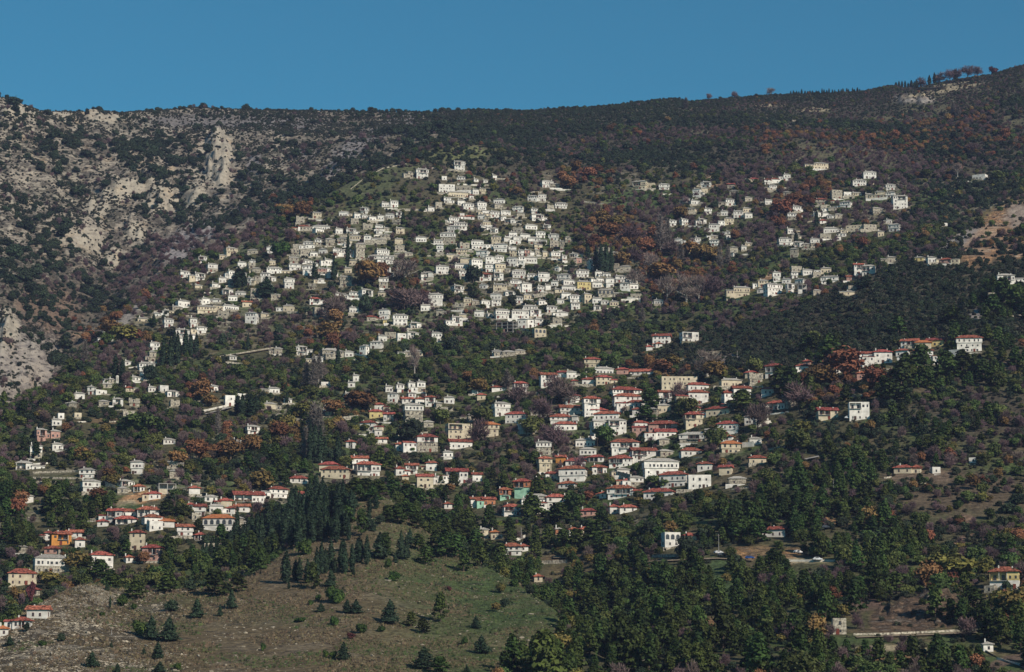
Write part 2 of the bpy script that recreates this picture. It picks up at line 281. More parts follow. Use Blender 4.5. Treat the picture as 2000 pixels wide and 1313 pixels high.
def ground_color(px, py, x, y, mt, fh):
    n1 = fbm(x / 45, y / 45, 51, 4); n2 = fbm(x / 11, y / 11, 52, 3)
    sh = px.shape
    def c(t): return np.broadcast_to(np.array(t, float), sh + (3,)).copy()
    def mixc(a, b, w): return a * (1 - w[..., None]) + np.array(b) * w[..., None]
    col = c((0.078, 0.072, 0.038)); col = mixc(col, (0.066, 0.090, 0.032), sstep(-0.1, 0.4, n1)); col = mixc(col, (0.115, 0.085, 0.05), sstep(0.15, 0.6, n2) * 0.7)
    rock = np.clip(0.12 + 0.15 * n2, 0, 1)
    # upper slopes under the ridge
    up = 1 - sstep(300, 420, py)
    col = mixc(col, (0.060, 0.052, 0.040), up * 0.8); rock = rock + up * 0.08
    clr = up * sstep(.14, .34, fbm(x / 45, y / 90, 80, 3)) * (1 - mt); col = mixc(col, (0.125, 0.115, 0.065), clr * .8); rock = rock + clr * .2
    # maquis spur
    spur = sstep(1230, 1330, px) * sstep(-40, 10, py - np.interp(px, [1170, 1300, 1400, 1500, 1600, 1700, 1760, 1850, 2000], [680, 672, 650, 618, 585, 540, 518, 503, 498])) * (1 - sstep(650, 720, py))
    col = mixc(col, (0.070, 0.060, 0.040), spur)
    # rocky mountain beyond the gorge
    m = mt * sstep(0, 1, mt)
    rk = (0.29, 0.245, 0.19)
    mc = c((0.155, 0.130, 0.100)); mc = mixc(mc, rk, sstep(-0.3, 0.4, n2)); mc = mixc(mc, (0.085, 0.085, 0.055), sstep(0.0, 0.5, n1) * 0.6)
    mc = mixc(mc, (0.10, 0.085, 0.065), sstep(440, 580, py) * 0.8)
    col = col * (1 - m[..., None]) + mc * m[..., None]; rock = rock * (1 - m) + m * np.clip(0.74 + 0.25 * n2 - 0.25 * sstep(430, 620, py) - 0.3 * sstep(520, 800, px), 0, 1)
    # bare hill in front: dry tan grass, greener towards its right flank
    g = sstep(640, 960, px + 60 * n1) * 0.9
    fc = c((0.112, 0.085, 0.048)); fc = mixc(fc, (0.150, 0.118, 0.075), sstep(-0.2, 0.5, n2)); fc = mixc(fc, (0.075, 0.095, 0.04), sstep(0.05, 0.45, n1) * 0.3)
    fc = mixc(fc, (0.050, 0.082, 0.026), g * (0.45 + 0.55 * sstep(-0.4, 0.3, n2))); fc = mixc(fc, (0.15, 0.115, 0.065), sstep(1180, 1300, py) * sstep(0.0, 0.3, n1) * 0.8)
    f = fh * (1 - sstep(1100, 1150, px + 30 * n2))
    col = col * (1 - f[..., None]) + fc * f[..., None]
    rock = rock * (1 - f) + f * np.clip(0.62 - 0.42 * sstep(200, 480, px) + 0.3 * n2 + 0.25 * (1 - sstep(0, 90, np.hypot(px - 190, (py - 1160) * 1.5))), 0, 1)
    col = mixc(col, (0.27, 0.24, 0.18), RISER * .75); rock = np.maximum(rock, RISER * .7)
    for cx, cy, rx, ry, an, pc, rr in PATCH:
        if fhmask_skip(cx, cy): pass
        sel = (np.abs(px - cx) < max(rx, ry) * 1.7) & (np.abs(py - cy) < max(rx, ry) * 1.7)
        if not sel.any(): continue
        w = ell(px[sel], py[sel], cx, cy, rx, ry, an) * 0.95
        col[sel] = col[sel] * (1 - w[:, None]) + np.array(pc) * w[:, None]
        rock[sel] = rock[sel] * (1 - w) + rr * w
    return np.clip(col, 0, 1), np.clip(rock, 0, 1)
def fhmask_skip(a, b): return False

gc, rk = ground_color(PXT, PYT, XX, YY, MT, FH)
hid = RM > SS + 0.0015
def ground_material():
    m = bpy.data.materials.new('hillside_ground'); m.use_nodes = True
    n, l = m.node_tree.nodes, m.node_tree.links; b = n['Principled BSDF']; b.inputs['Roughness'].default_value = 0.95; b.inputs['Specular IOR Level'].default_value = 0.1
    at = n.new('ShaderNodeAttribute'); at.attribute_name = 'cover'; geo = n.new('ShaderNodeNewGeometry')
    def noise(sc, det, vec=None, rough=0.6):
        t = n.new('ShaderNodeTexNoise'); t.inputs['Scale'].default_value = sc; t.inputs['Detail'].default_value = det; t.inputs['Roughness'].default_value = rough
        l.new(vec or geo.outputs['Position'], t.inputs['Vector']); return t.outputs[0]
    def mr(x, a, b_, c, d):
        t = n.new('ShaderNodeMapRange'); t.inputs[1].default_value = a; t.inputs[2].default_value = b_; t.inputs[3].default_value = c; t.inputs[4].default_value = d; l.new(x, t.inputs[0]); return t.outputs[0]
    # fine brightness break-up
    hs = n.new('ShaderNodeHueSaturation'); l.new(at.outputs['Color'], hs.inputs['Color']); l.new(mr(noise(0.35, 6), 0.3, 0.7, 0.45, 1.55), hs.inputs['Value'])
    # rock showing through: threshold noise against rockiness
    mpp = n.new('ShaderNodeMapping'); mpp.inputs['Rotation'].default_value = (0.5, 0.35, 0); mpp.inputs['Scale'].default_value = (1, 1, 2.6); l.new(geo.outputs['Position'], mpp.inputs[0])
    rn = noise(0.16, 8, mpp.outputs[0], 0.7)
    ad = n.new('ShaderNodeMath'); ad.operation = 'ADD'; l.new(rn, ad.inputs[0]); ms = n.new('ShaderNodeMath'); ms.operation = 'MULTIPLY'; ms.inputs[1].default_value = 0.42
    l.new(at.outputs['Alpha'], ms.inputs[0]); l.new(ms.outputs[0], ad.inputs[1]); rf = mr(ad.outputs[0], 0.70, 0.82, 0, 1)
    rc = n.new('ShaderNodeMix'); rc.data_type = 'RGBA'; rc.inputs[6].default_value = (0.155, 0.135, 0.12, 1); rc.inputs[7].default_value = (0.42, 0.37, 0.295, 1); l.new(mr(noise(0.09, 7, mpp.outputs[0]), 0.35, 0.62, 0, 1), rc.inputs[0])
    rc2 = n.new('ShaderNodeMix'); rc2.data_type = 'RGBA'; rc2.inputs[7].default_value = (0.48, 0.30, 0.14, 1); l.new(rc.outputs[2], rc2.inputs[6]); l.new(mr(noise(0.03, 3), 0.58, 0.72, 0, 0.6), rc2.inputs[0])
    mt = n.new('ShaderNodeMix'); mt.data_type = 'RGBA'; mt.inputs[0].default_value = 0.55; l.new(rc2.outputs[2], mt.inputs[6]); l.new(at.outputs['Color'], mt.inputs[7])
    mx = n.new('ShaderNodeMix'); mx.data_type = 'RGBA'; l.new(rf, mx.inputs[0]); l.new(hs.outputs[0], mx.inputs[6]); l.new(mt.outputs[2], mx.inputs[7]); l.new(mx.outputs[2], b.inputs['Base Color'])
    bp = n.new('ShaderNodeBump'); bp.inputs['Strength'].default_value = 1.0; bp.inputs['Distance'].default_value = 1.6
    sm = n.new('ShaderNodeMath'); sm.operation = 'ADD'; l.new(noise(0.3, 7), sm.inputs[0]); l.new(rf, sm.inputs[1]); l.new(sm.outputs[0], bp.inputs['Height']); l.new(bp.outputs[0], b.inputs['Normal'])
    return m
M_GROUND = ground_material()
def grid_mesh(name, X, Y, Zz, col, rock):
    nu, ny = X.shape
    me = bpy.data.meshes.new(name)
    me.vertices.add(nu * ny); me.vertices.foreach_set('co', np.stack([X, Y, Zz], -1).astype(np.float32).ravel())
    i = np.arange(nu - 1)[:, None] * ny + np.arange(ny - 1)[None, :]
    q = np.stack([i, i + ny, i + ny + 1, i + 1], -1).reshape(-1, 4)
    me.loops.add(q.size); me.loops.foreach_set('vertex_index', q.ravel().astype(np.int32))
    me.polygons.add(len(q)); me.polygons.foreach_set('loop_start', (np.arange(len(q)) * 4).astype(np.int32)); me.polygons.foreach_set('loop_total', np.full(len(q), 4, np.int32))
    me.update(calc_edges=True)
    ca = me.color_attributes.new('cover', 'FLOAT_COLOR', 'POINT')
    ca.data.foreach_set('color', np.concatenate([col, rock[..., None]], -1).astype(np.float32).ravel())
    me.materials.append(M_GROUND); me.polygons.foreach_set('use_smooth', np.ones(len(q), bool)); return me
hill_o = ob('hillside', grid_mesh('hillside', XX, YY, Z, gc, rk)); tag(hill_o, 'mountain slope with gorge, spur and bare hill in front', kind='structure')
# low plain from which the picture is taken
pl = MB(); pl.add([(-6500, -1500, -21), (6500, -1500, -21), (6500, 6800, -21), (-6500, 6800, -21)], [(0, 1, 2, 3)])
M_PLAIN = mat('plain_grass', (0.08, 0.08, 0.04), scale=0.02)
tag(ob('plain', pl.me('plain', [M_PLAIN])), 'flat grassy plain at the foot of the mountain', kind='structure')
# ---------------------------------------------------------------- houses: left, right, roof top, wall foot, code - in the frame of an enlarged survey sheet
# code: roof g slate / r red tile / o orange tile / f flat / x none; wall w white c cream s stone y yellow n ochre p pink brick m mint;
# l loggia  S stone ground floor  t tower-like  a arcade  u unfinished frame  b big
SHEETS = {
'A': (500, 280, 4.69, """1460 1590 228 325 gwl|1380 1460 258 312 gs|1145 1230 535 585 gw|1225 1310 520 588 gw|1570 1640 580 628 gw|1640 1710 538 600 fs|515 605 628 690 gc|755 850 620 672 gw|895 965 635 690 gw|968 1030 650 692 gw|1030 1110 665 715 gw|1110 1180 655 705 gw|1180 1265 640 690 gw|1090 1165 742 800 gw|1165 1225 768 810 gs|1095 1165 800 832 gw|1278 1365 770 830 gc|380 510 748 805 rw|515 680 748 795 gw|530 640 775 822 gw|725 800 775 830 gw|825 920 775 838 gwl|985 1055 835 915 gw|1050 1195 865 915 gw|1170 1230 828 868 gs|1268 1348 868 922 gc|1460 1565 850 905 gw|535 600 872 935 gw|430 530 900 935 gw|450 540 920 965 gw|630 730 870 940 gs|805 870 915 950 gw|90 192 938 1010 gw|320 410 975 1030 xs|400 500 975 1022 xs|493 568 990 1040 gw|565 648 962 1018 gw|770 905 968 1045 gwl|905 1010 908 1065 gst|1095 1235 965 1040 gw|1025 1170 1020 1062 gw|1105 1180 1055 1125 gw|1180 1262 1060 1110 gw|1260 1340 1005 1050 gs|1355 1445 1000 1035 gs|120 180 1068 1118 gc|300 395 1038 1105 gs|415 520 1065 1105 gw|295 420 1098 1165 gw|415 525 1110 1215 gw|500 570 1095 1130 gw|565 645 1138 1205 gp|645 695 1140 1185 gw|95 240 1130 1195 gw|35 130 1180 1280 gw|70 190 1215 1270 gwl|45 160 1285 1330 gw|252 360 1228 1340 gwt|565 630 1235 1280 gw|760 890 1210 1313 gs|1120 1215 1225 1330 gw|1500 1620 1190 1260 gw"""),
'B': (780, 280, 3.456, """365 450 115 190 gwlb|285 322 222 250 fw|385 445 222 262 gw|500 538 238 262 gw|565 600 245 268 gw|628 662 212 250 gw|262 380 275 335 fw|380 485 285 318 fs|955 1050 248 300 gw|1010 1085 268 308 gs|860 935 350 392 gw|935 995 340 392 gw|1045 1140 398 442 gw|325 470 322 365 gc|298 352 362 405 gw|390 445 380 420 gw|470 505 345 378 rw|425 510 400 450 gw|520 598 392 450 gw|630 710 408 440 gs|755 843 422 465 gw|555 615 450 485 gw|610 682 455 500 gw|680 758 450 492 gw|525 582 478 515 gw|330 410 495 540 gw|408 440 472 505 fw|440 510 490 515 rw|690 725 490 522 gw|885 985 475 525 gwl|845 938 545 582 gw|363 465 530 580 gw|315 412 552 605 gw|270 380 595 680 gwS|230 295 648 680 gw|247 295 680 742 gw|315 375 745 787 gc|483 572 650 715 gw|402 480 672 712 xs|617 690 622 690 gc|630 732 672 735 gw|700 760 632 672 gw|738 798 595 635 gw|765 830 625 680 gw|812 888 608 650 gw|865 955 632 685 gw|918 990 592 640 gw|1003 1078 608 658 gw|1115 1160 628 672 gs|1078 1115 655 728 gst|905 972 678 722 gc|732 795 692 735 gw|740 800 718 765 gc|800 845 715 765 gw|843 882 715 765 gp|880 915 730 760 gw|915 950 715 755 gs|965 1003 728 768 gc|1018 1095 728 785 gw|1095 1135 752 800 gw|1190 1235 768 810 gp|1270 1385 780 858 gwb|508 605 718 775 gw|580 645 758 815 gw|645 710 755 800 gw|718 800 765 832 gw|800 860 760 810 gw|850 935 762 805 gw|478 572 775 862 gwt|368 475 808 850 gw|578 645 810 870 gw|642 725 805 875 gc|242 340 820 885 gw|400 455 855 900 gw|150 228 865 930 gwl|535 628 872 930 rwl|635 708 868 930 gwl|757 858 850 912 gw|860 935 878 925 gw|933 1020 868 935 gw|1042 1083 828 865 gw|1058 1155 878 935 gw|1190 1286 850 905 gw|1320 1372 860 895 gw|1370 1430 872 905 gw|1320 1390 905 940 gw|1390 1455 905 975 gw|1455 1530 890 940 gw|1525 1615 905 950 gw|1485 1552 938 990 gw|1552 1618 945 985 gw|1100 1190 915 955 gw|1195 1300 925 990 gy|1300 1372 930 975 gw|1092 1195 955 1000 gw|630 730 945 995 gc|745 830 918 970 gw|820 902 938 1005 gw|928 985 958 1005 gw|983 1026 950 992 gw|1047 1095 980 1010 gc|357 453 955 1010 gwl|610 692 1008 1055 gw|548 620 1055 1115 gw|618 692 1050 1100 gw|755 838 1030 1082 gw|1090 1160 1005 1050 gw|1145 1235 1020 1075 gw|1240 1310 1010 1078 gc|1335 1455 980 1042 gsa|1300 1365 1038 1080 gw|1155 1225 1072 1122 gw|190 298 1008 1103 gwt|143 210 1085 1132 gw|432 488 1040 1100 gc|245 300 1120 1165 gs|350 435 1165 1238 gwl|400 455 1148 1185 gc|643 752 1115 1185 gwb|755 880 1120 1185 gwb|830 940 1090 1125 gw|880 962 1115 1175 gwl|990 1070 1095 1145 gw|1065 1145 1135 1170 gw|590 640 1145 1180 gw|793 862 1180 1250 gw|860 912 1180 1245 gw|910 975 1180 1230 gw|635 785 1200 1275 fpu|905 1000 1250 1310 fca"""),
'D': (650, 480, 4.0, """125 210 355 415 gw|213 330 335 415 gwl|350 410 355 400 gc|20 72 365 400 gw|125 205 475 528 gw|350 443 490 575 gw|465 592 530 628 gwt|600 700 595 650 gwl|260 345 545 590 rs|395 425 575 615 gy|575 680 670 725 gwl|500 580 685 740 fw|400 500 675 730 fs|350 430 695 750 gw|283 390 742 805 gw|770 858 672 750 gw|197 268 775 855 gwt|90 165 820 870 gw|0 90 815 880 gs|555 635 820 865 gs|640 705 815 865 gc|1240 1320 812 865 gw|1320 1430 818 860 gs|1420 1510 815 850 gs"""),
'C': (250, 400, 4.0, """755 872 330 388 gc|925 1015 345 388 gs|617 708 455 528 gw|855 925 442 490 gw|945 1000 432 460 gw|405 485 515 570 gw|518 612 530 595 gwl|470 530 545 600 gs|652 712 608 650 gw|705 772 562 612 gw|780 840 510 580 gw|775 835 580 635 gs|920 970 565 632 gw|975 1022 572 615 gw|955 1035 650 730 fs|1415 1508 722 782 rwl|380 495 742 795 gw|340 430 790 830 gs|535 690 785 850 gc|632 730 735 768 gw|730 880 780 825 gw|890 970 750 800 rc|1207 1300 780 835 gc|1030 1108 845 880 gc|1450 1550 800 870 fs|905 1012 835 930 gwt|72 160 880 922 gc|275 365 885 955 gw|480 545 880 958 gw|530 622 948 1008 gw|360 490 965 1040 gwl|480 550 1010 1060 gw|400 460 1035 1080 gw|190 250 840 880 gw|265 325 835 855 gw|168 253 1070 1140 gw|160 225 1140 1230 gs|1140 1208 1115 1170 gs|1307 1402 1100 1180 gwl|1440 1528 1182 1235 gw|1510 1665 1120 1205 gs|790 852 1185 1215 gw"""),
'E': (0, 600, 3.282, """665 728 185 225 gw|885 1000 350 412 gwb|895 965 405 465 gw|795 845 345 375 gw|692 742 455 490 gs|840 895 445 475 gw|655 720 485 520 gs|555 605 502 562 gw|475 545 545 590 gw|600 700 540 562 fw|800 862 512 545 rc|945 1003 505 545 gw|1022 1083 502 548 fw|630 700 598 632 gs|720 788 580 635 gwl|475 525 680 710 fc|370 413 680 718 fw|228 305 775 862 gpl|320 392 785 840 gp|190 272 878 970 gwS|98 210 985 1045 gwl|1040 1130 840 880 gw|500 610 1030 1098 gwb|520 652 1102 1190 gwb|765 868 1105 1150 gwl|830 920 980 1075 gwt|1010 1135 1125 1200 fcu|1065 1140 980 1035 gs|1085 1160 1040 1100 gs|145 215 1200 1258 gw|1440 1510 565 635 fw|1510 1590 555 592 fw|1495 1575 850 922 gw"""),
'F': (400, 600, 3.282, """265 360 755 815 gwl|405 483 512 555 gw|505 560 580 620 gw|375 465 610 655 gc|745 805 480 510 fw|890 990 545 600 gw|915 965 475 515 gw|948 990 430 478 gw|1155 1210 500 545 gw|1226 1282 488 550 gw|1302 1352 475 550 gw|1358 1418 470 545 gwS|1165 1240 545 610 gw|1300 1360 550 580 gw|1085 1150 612 665 rw|1052 1145 655 712 ry|1260 1340 578 615 rw|1345 1412 583 615 rw|1410 1480 565 640 rwl|1275 1410 612 760 gwb|1530 1600 570 620 gw|985 1095 725 795 rw|770 830 660 695 rc|1085 1140 780 825 gw|900 965 850 905 rwl|1100 1172 842 875 rw|1352 1503 810 930 rwlS|725 860 990 1060 rc|738 928 1018 1100 rcb|940 1052 952 1040 rw|965 1138 988 1090 rwl|1285 1370 1000 1070 rwl|1415 1490 985 1050 rw|1357 1468 1068 1160 rc|1262 1310 1075 1115 rc|405 543 1148 1225 rw|552 705 1180 1255 rw|180 390 1180 1250 rwl|540 670 1080 1130 rw"""),
'G': (850, 640, 4.1025, """93 308 768 895 fcl|105 310 893 970 rw|345 525 752 880 oc|463 618 592 710 gw|553 735 672 770 rw|668 825 765 850 fw|700 800 780 855 rc|288 385 490 530 rw|333 408 525 580 rc|330 395 645 690 rs|450 560 482 512 rw|5 60 595 655 gs|625 750 428 540 rwl|755 920 655 710 gs|838 985 358 475 rwl|975 1045 345 400 rw|1050 1135 345 405 gw|960 1055 448 500 rw|1095 1135 415 470 rs|1190 1325 235 320 rc|1272 1440 312 375 gw|1450 1550 320 375 rp|1182 1335 545 712 rwl|993 1170 618 705 rw|915 1095 690 775 rw|1095 1140 700 780 gw|950 1140 752 825 rw|1238 1390 640 700 rp|1262 1480 668 740 rw|1252 1415 735 880 gwb|1385 1540 725 865 gwl|1120 1285 885 955 gw|805 935 905 1025 gw|820 950 1030 1160 rc|960 1040 1020 1090 rn|1040 1210 1045 1110 rw|980 1210 1105 1240 rwb|975 1130 1240 1290 rw|85 270 1125 1250 rwl|1405 1640 890 1005 rwl|1390 1580 1020 1120 rwl"""),
'H': (1200, 640, 4.1025, """-30 235 472 560 rwl|-10 230 525 620 rw|100 285 580 640 rw|300 450 48 130 rw|533 690 35 120 fwl|250 310 140 185 rw|325 390 130 160 rw|342 430 258 305 rw|120 330 345 385 rw|375 670 390 500 fcb|580 770 438 505 rw|585 765 495 615 rw|350 470 500 610 rwl|345 455 610 680 gc|848 1033 405 475 gc|865 1040 495 600 rw|945 1110 465 585 rw|905 990 578 655 rc|720 935 628 705 rc|558 725 672 800 rcl|570 700 640 680 rw|1038 1140 345 400 rc|1075 1200 370 450 xs|1197 1358 285 400 rwl|1500 1575 262 305 rp|1445 1595 290 350 rw|1210 1375 583 660 rwl|815 1000 745 865 rw|270 510 745 830 rpl|320 505 810 880 rw|512 755 835 925 gwl|848 1022 905 1010 oc|850 952 865 910 rw|525 712 960 1030 rw|130 355 960 1060 rwl|350 490 975 1035 gs|230 528 1045 1180 gwb|345 590 1150 1280 rwb|590 780 1180 1290 fw|140 215 640 700 rw|0 40 680 720 rw"""),
'I': (800, 900, 3.18, """640 755 110 238 rml|552 637 165 245 rml|375 455 225 290 rw|450 540 225 280 rm|210 270 255 300 rw|578 700 268 340 rwl|778 825 105 145 rw|845 985 205 320 rw|815 880 265 310 ow|740 860 205 260 gs|690 850 235 270 gw|1215 1395 150 235 rwl|1175 1225 190 235 rw|1320 1390 130 155 rw|1440 1645 170 235 rw|1240 1300 270 330 rw|1300 1418 272 322 rw|1060 1160 295 345 rp|985 1060 412 470 rw|1050 1135 410 475 rc|905 952 415 460 gm|430 495 415 490 gc|500 552 430 490 oc|555 700 510 590 rw|680 740 520 565 rw|1575 1695 445 535 fwa|1700 1790 458 500 rc|770 830 725 755 rc"""),
'J': (0, 900, 3.18, """95 160 520 575 gs|658 760 295 385 rwl|745 850 298 350 rw|850 990 282 350 rwl|715 850 342 395 rwl|930 1000 308 335 rw|600 670 365 410 rw|888 1020 332 395 rw|920 1020 375 435 fw|990 1085 360 415 ow|1095 1205 393 470 rw|1250 1455 332 440 owa|1455 1510 345 420 gs|1165 1200 275 305 rw|1200 1275 268 345 rw|1190 1240 325 370 fs|1448 1550 268 320 rw|1395 1460 280 330 rw|313 450 435 525 rnl|282 320 435 495 rw|400 512 433 480 rw|463 530 475 540 rw|268 375 528 580 rp|212 435 582 700 gwb|555 715 562 675 rwb|800 900 430 555 rct|873 1000 520 625 rpl|780 830 588 635 rw|45 232 670 775 rcb|155 300 900 980 rw|68 190 982 1040 rwl|0 40 1060 1090 ow|205 240 795 840 rs|500 550 605 645 gs"""),
'K': (1500, 500, 3.282, """335 455 125 180 gw|550 620 45 120 rwl|600 690 55 125 gwl|500 560 125 158 rp|760 825 2 45 gs|940 1000 8 35 gy|1020 1085 2 45 gw|1095 1180 28 48 rp|1465 1590 112 185 gwl|1408 1465 235 290 fs|845 965 530 600 rwl|940 1050 540 600 oc|1010 1130 525 582 ry|477 565 625 680 rw|582 675 612 680 rw|675 805 598 690 rw|815 905 592 715 rw|935 1065 588 695 rw|455 500 685 735 fs|1205 1380 505 618 rwb|1148 1260 600 645 fw|565 645 740 790 rp|315 460 970 1050 rcl|520 655 935 1052 fwl"""),
'L': (1400, 900, 3.18, """315 430 408 475 rw|1095 1215 25 80 rc|1215 1275 25 75 rs|1335 1395 40 80 fw|1565 1620 -12 17 fw|1695 1880 658 800 ryl|1655 1730 795 822 fs|720 808 980 1080 fs|1660 1715 1145 1187 gw"""),
'M': (1200, 320, 4.69, """155 300 152 235 gcl|300 372 175 220 fc|403 510 178 240 gw|707 793 225 300 gw|690 795 330 375 gw|1015 1125 318 385 gw|630 748 402 460 gc|820 898 402 460 gw|972 1042 425 478 gw|1088 1185 425 495 gw|1170 1260 400 445 gc|1190 1272 445 500 gw|1000 1105 492 560 gc|500 575 512 570 gw|605 690 500 560 gw|765 860 500 555 gwl|863 965 545 625 gw|1015 1060 615 650 gw|1030 1058 655 687 fw|545 620 678 735 gw|733 797 672 710 gw|677 790 710 790 gwl|870 955 655 690 gs|862 962 692 752 gw|1160 1215 745 795 gw|1190 1270 722 757 gc|1040 1100 808 850 gw|1235 1325 130 165 rc|1370 1430 135 190 rw|1430 1520 130 180 rw|1415 1495 190 245 gw|1545 1620 90 160 gw|1030 1100 178 225 rs|1050 1135 240 290 gs|1190 1270 300 345 gs|1375 1450 325 375 gw|1630 1720 382 445 gw|1583 1675 445 510 gw|1820 1876 435 490 gw|1575 1670 590 640 gw|1620 1700 635 690 gs|1498 1635 672 750 gw|1605 1685 770 860 gs|1725 1790 725 785 gs|1448 1530 985 1075 gwt|1618 1688 985 1050 gwt|1085 1253 1120 1220 gc|1310 1415 1060 1130 gc|1300 1375 1140 1187 gw|1380 1567 1090 1203 gwb|1578 1660 1090 1188 gwl|1640 1745 1050 1100 gw|1680 1765 1100 1190 fwu|360 450 1240 1290 gw"""),
'N': (1550, 300, 4.378, """165 308 75 135 gc|592 715 148 215 gw|500 630 220 278 gw|783 878 258 315 gw|320 425 308 390 fs|428 500 328 370 fw|500 585 330 364 gc|610 685 340 385 gs|692 780 318 380 gc|780 868 325 378 gw|845 985 350 475 gwlb|185 285 380 440 rs|385 495 405 465 gw|295 370 458 490 gs|663 783 458 525 gs|165 235 500 535 gw|245 300 505 535 gw|285 340 522 558 gw|350 425 515 548 gs|220 285 570 600 rw|250 390 628 680 gw|400 440 645 682 gc|440 590 612 665 fc|588 725 605 660 fs|800 912 598 668 gw|790 845 560 600 gw|1260 1322 600 625 fw|140 228 720 800 gw|220 330 685 735 fs|362 410 700 745 gw|410 455 680 712 gw|1518 1648 178 222 fw"""),
}
HS = []
for key, (ox, oy, sc, txt) in SHEETS.items():
    for it in txt.split('|'):
        a, b, c, d, code = it.split(); a, b, c, d = [float(q) / sc for q in (a, b, c, d)]
        HS.append(dict(x0=ox + a, x1=ox + b, y0=oy + c, y1=oy + d, code=code))
FR = random.Random(404)
def filler(n, xa, xb, ya, yb, w, hh_, codes, slant=0.0):
    got = 0
    for _ in range(n * 30):
        if got >= n: break
        ww = FR.uniform(*w); x = FR.uniform(xa, xb); y = FR.uniform(ya, yb) + slant * (x - (xa + xb) / 2); q = FR.uniform(*hh_); x0, x1, y0, y1 = x, x + ww, y - q, y; ok = True
        near = False
        for h in HS:
            ox = min(x1, h['x1']) - max(x0, h['x0']); oy = min(y1, h['y1']) - max(y0, h['y0'])
            if ox > 0 and oy > 0 and ox * oy > .12 * ww * q: ok = False; break
            if ox > -14 and oy > -10: near = True
        if ok and near: HS.append(dict(x0=x0, x1=x1, y0=y0, y1=y1, code=FR.choice(codes))); got += 1
UPC = ['gw', 'gw', 'gs', 'gc', 'fs', 'gwl', 'xs']; LOC = ['rw', 'rc', 'gw', 'rwl', 'rw', 'gs']
filler(24, 870, 1240, 470, 635, (15, 25), (9, 15), UPC); filler(12, 880, 1070, 375, 460, (14, 24), (9, 13), UPC); filler(20, 570, 780, 420, 560, (15, 25), (9, 14), UPC, -.1); filler(12, 360, 560, 500, 620, (15, 25), (9, 14), UPC, -.15)
filler(8, 1330, 1740, 350, 500, (14, 24), (8, 13), UPC); filler(8, 1440, 1660, 530, 580, (16, 24), (9, 14), UPC); filler(22, 1060, 1540, 740, 950, (22, 36), (14, 22), LOC); filler(9, 650, 940, 770, 950, (20, 30), (13, 20), LOC); filler(8, 180, 480, 960, 1060, (20, 30), (12, 18), LOC); filler(8, 100, 420, 740, 900, (16, 26), (10, 15), UPC)
for h in HS:
    h['cx'] = (h['x0'] + h['x1']) / 2; h['w'] = h['x1'] - h['x0']; h['h'] = h['y1'] - h['y0']

M_YARD = mat('yard_earth', (0.17, 0.15, 0.10), scale=.5, var=.3)
M_WALL = {
 'w': mat('white_limewash', (0.70, 0.66, 0.59), var=0.13, scale=0.35, rnd=0.16), 'c': mat('cream_plaster', (0.54, 0.46, 0.33), var=0.12, scale=0.35, rnd=0.12),
 's': mat('rubble_stone', (0.36, 0.32, 0.25), var=0.35, scale=1.1, rnd=0.15, bump=0.5), 'y': mat('yellow_plaster', (0.55, 0.44, 0.20), scale=0.4), 'n': mat('ochre_plaster', (0.55, 0.24, 0.06), scale=0.4),
 'p': mat('pinkish_plaster', (0.42, 0.25, 0.20), scale=0.5, rnd=0.1), 'm': mat('mint_plaster', (0.30, 0.50, 0.36), scale=0.4)}
M_BRICK = mat('bare_brick', (0.40, 0.17, 0.09), scale=1.5, var=0.25)
M_ROOF = {
 'g': mat('stone_slate', (0.37, 0.34, 0.295), var=0.22, scale=1.3, rnd=0.2, bump=0.6, sscale=(1, 1, 3)), 'r': mat('red_clay_tile', (0.30, 0.09, 0.06), var=0.45, scale=1.0, rnd=0.28, bump=0.6, hue=0.012),
 'o': mat('orange_clay_tile', (0.42, 0.15, 0.06), var=0.2, scale=1.0, rnd=0.1, bump=0.5), 'f': mat('concrete_roof', (0.36, 0.34, 0.31), scale=0.6)}
M_WOODD = mat('dark_timber', (0.07, 0.04, 0.03), scale=2); M_WOODR = mat('red_brown_timber', (0.16, 0.045, 0.03), scale=2)
M_CHIM = mat('chimney_limewash', (0.68, 0.65, 0.58), scale=0.5, var=0.1); M_CONC = mat('bare_concrete', (0.36, 0.34, 0.31), scale=0.8)
M_GLASS = mat('window_glass', (0.05, 0.05, 0.055), rough=0.25, spec=0.5, var=0.3, scale=3)
def window_mesh(name, frame, w=1.0, h=1.5, arch=False, cross=True):
    b = MB()
    if arch:
        n = 6; pts = [(-w / 2, 0), (w / 2, 0)] + [(w / 2 * cos(pi * k / n), h - w / 2 + w / 2 * sin(pi * k / n)) for k in range(n + 1)]
        b.add([(x * 1.15, -0.05, z * 1.05 - .03) for x, z in pts], [tuple(range(len(pts)))], 0); b.add([(x, -0.08, z) for x, z in pts], [tuple(range(len(pts)))], 1)
        b.add([(x * 1.15, -0.05, z * 1.05 - .03) for x, z in pts] + [(x * 1.15, 0.1, z * 1.05 - .03) for x, z in pts], [(i, (i + 1) % len(pts), len(pts) + (i + 1) % len(pts), len(pts) + i) for i in range(len(pts))], 0)
    else:
        b.box(-w / 2 - 0.1, w / 2 + 0.1, -0.07, 0.1, -0.1, h + 0.1, 0)
        b.add([(-w / 2, -0.085, 0), (w / 2, -0.085, 0), (w / 2, -0.085, h), (-w / 2, -0.085, h)], [(0, 1, 2, 3)], 1)
        if cross: b.box(-0.04, 0.04, -0.11, -0.08, 0, h, 0)
    return b.me(name, [frame, M_GLASS])
M_FRW = mat('white_window_frame', (0.6, 0.58, 0.54), scale=2); M_FRG = mat('grey_window_surround', (0.25, 0.22, 0.19), scale=2)
WIN = {'d': window_mesh('window', M_WOODD), 'r': window_mesh('window', M_WOODR), 'w': window_mesh('window', M_FRW), 'a': window_mesh('window', M_FRG, 1.7, 2.4, True)}
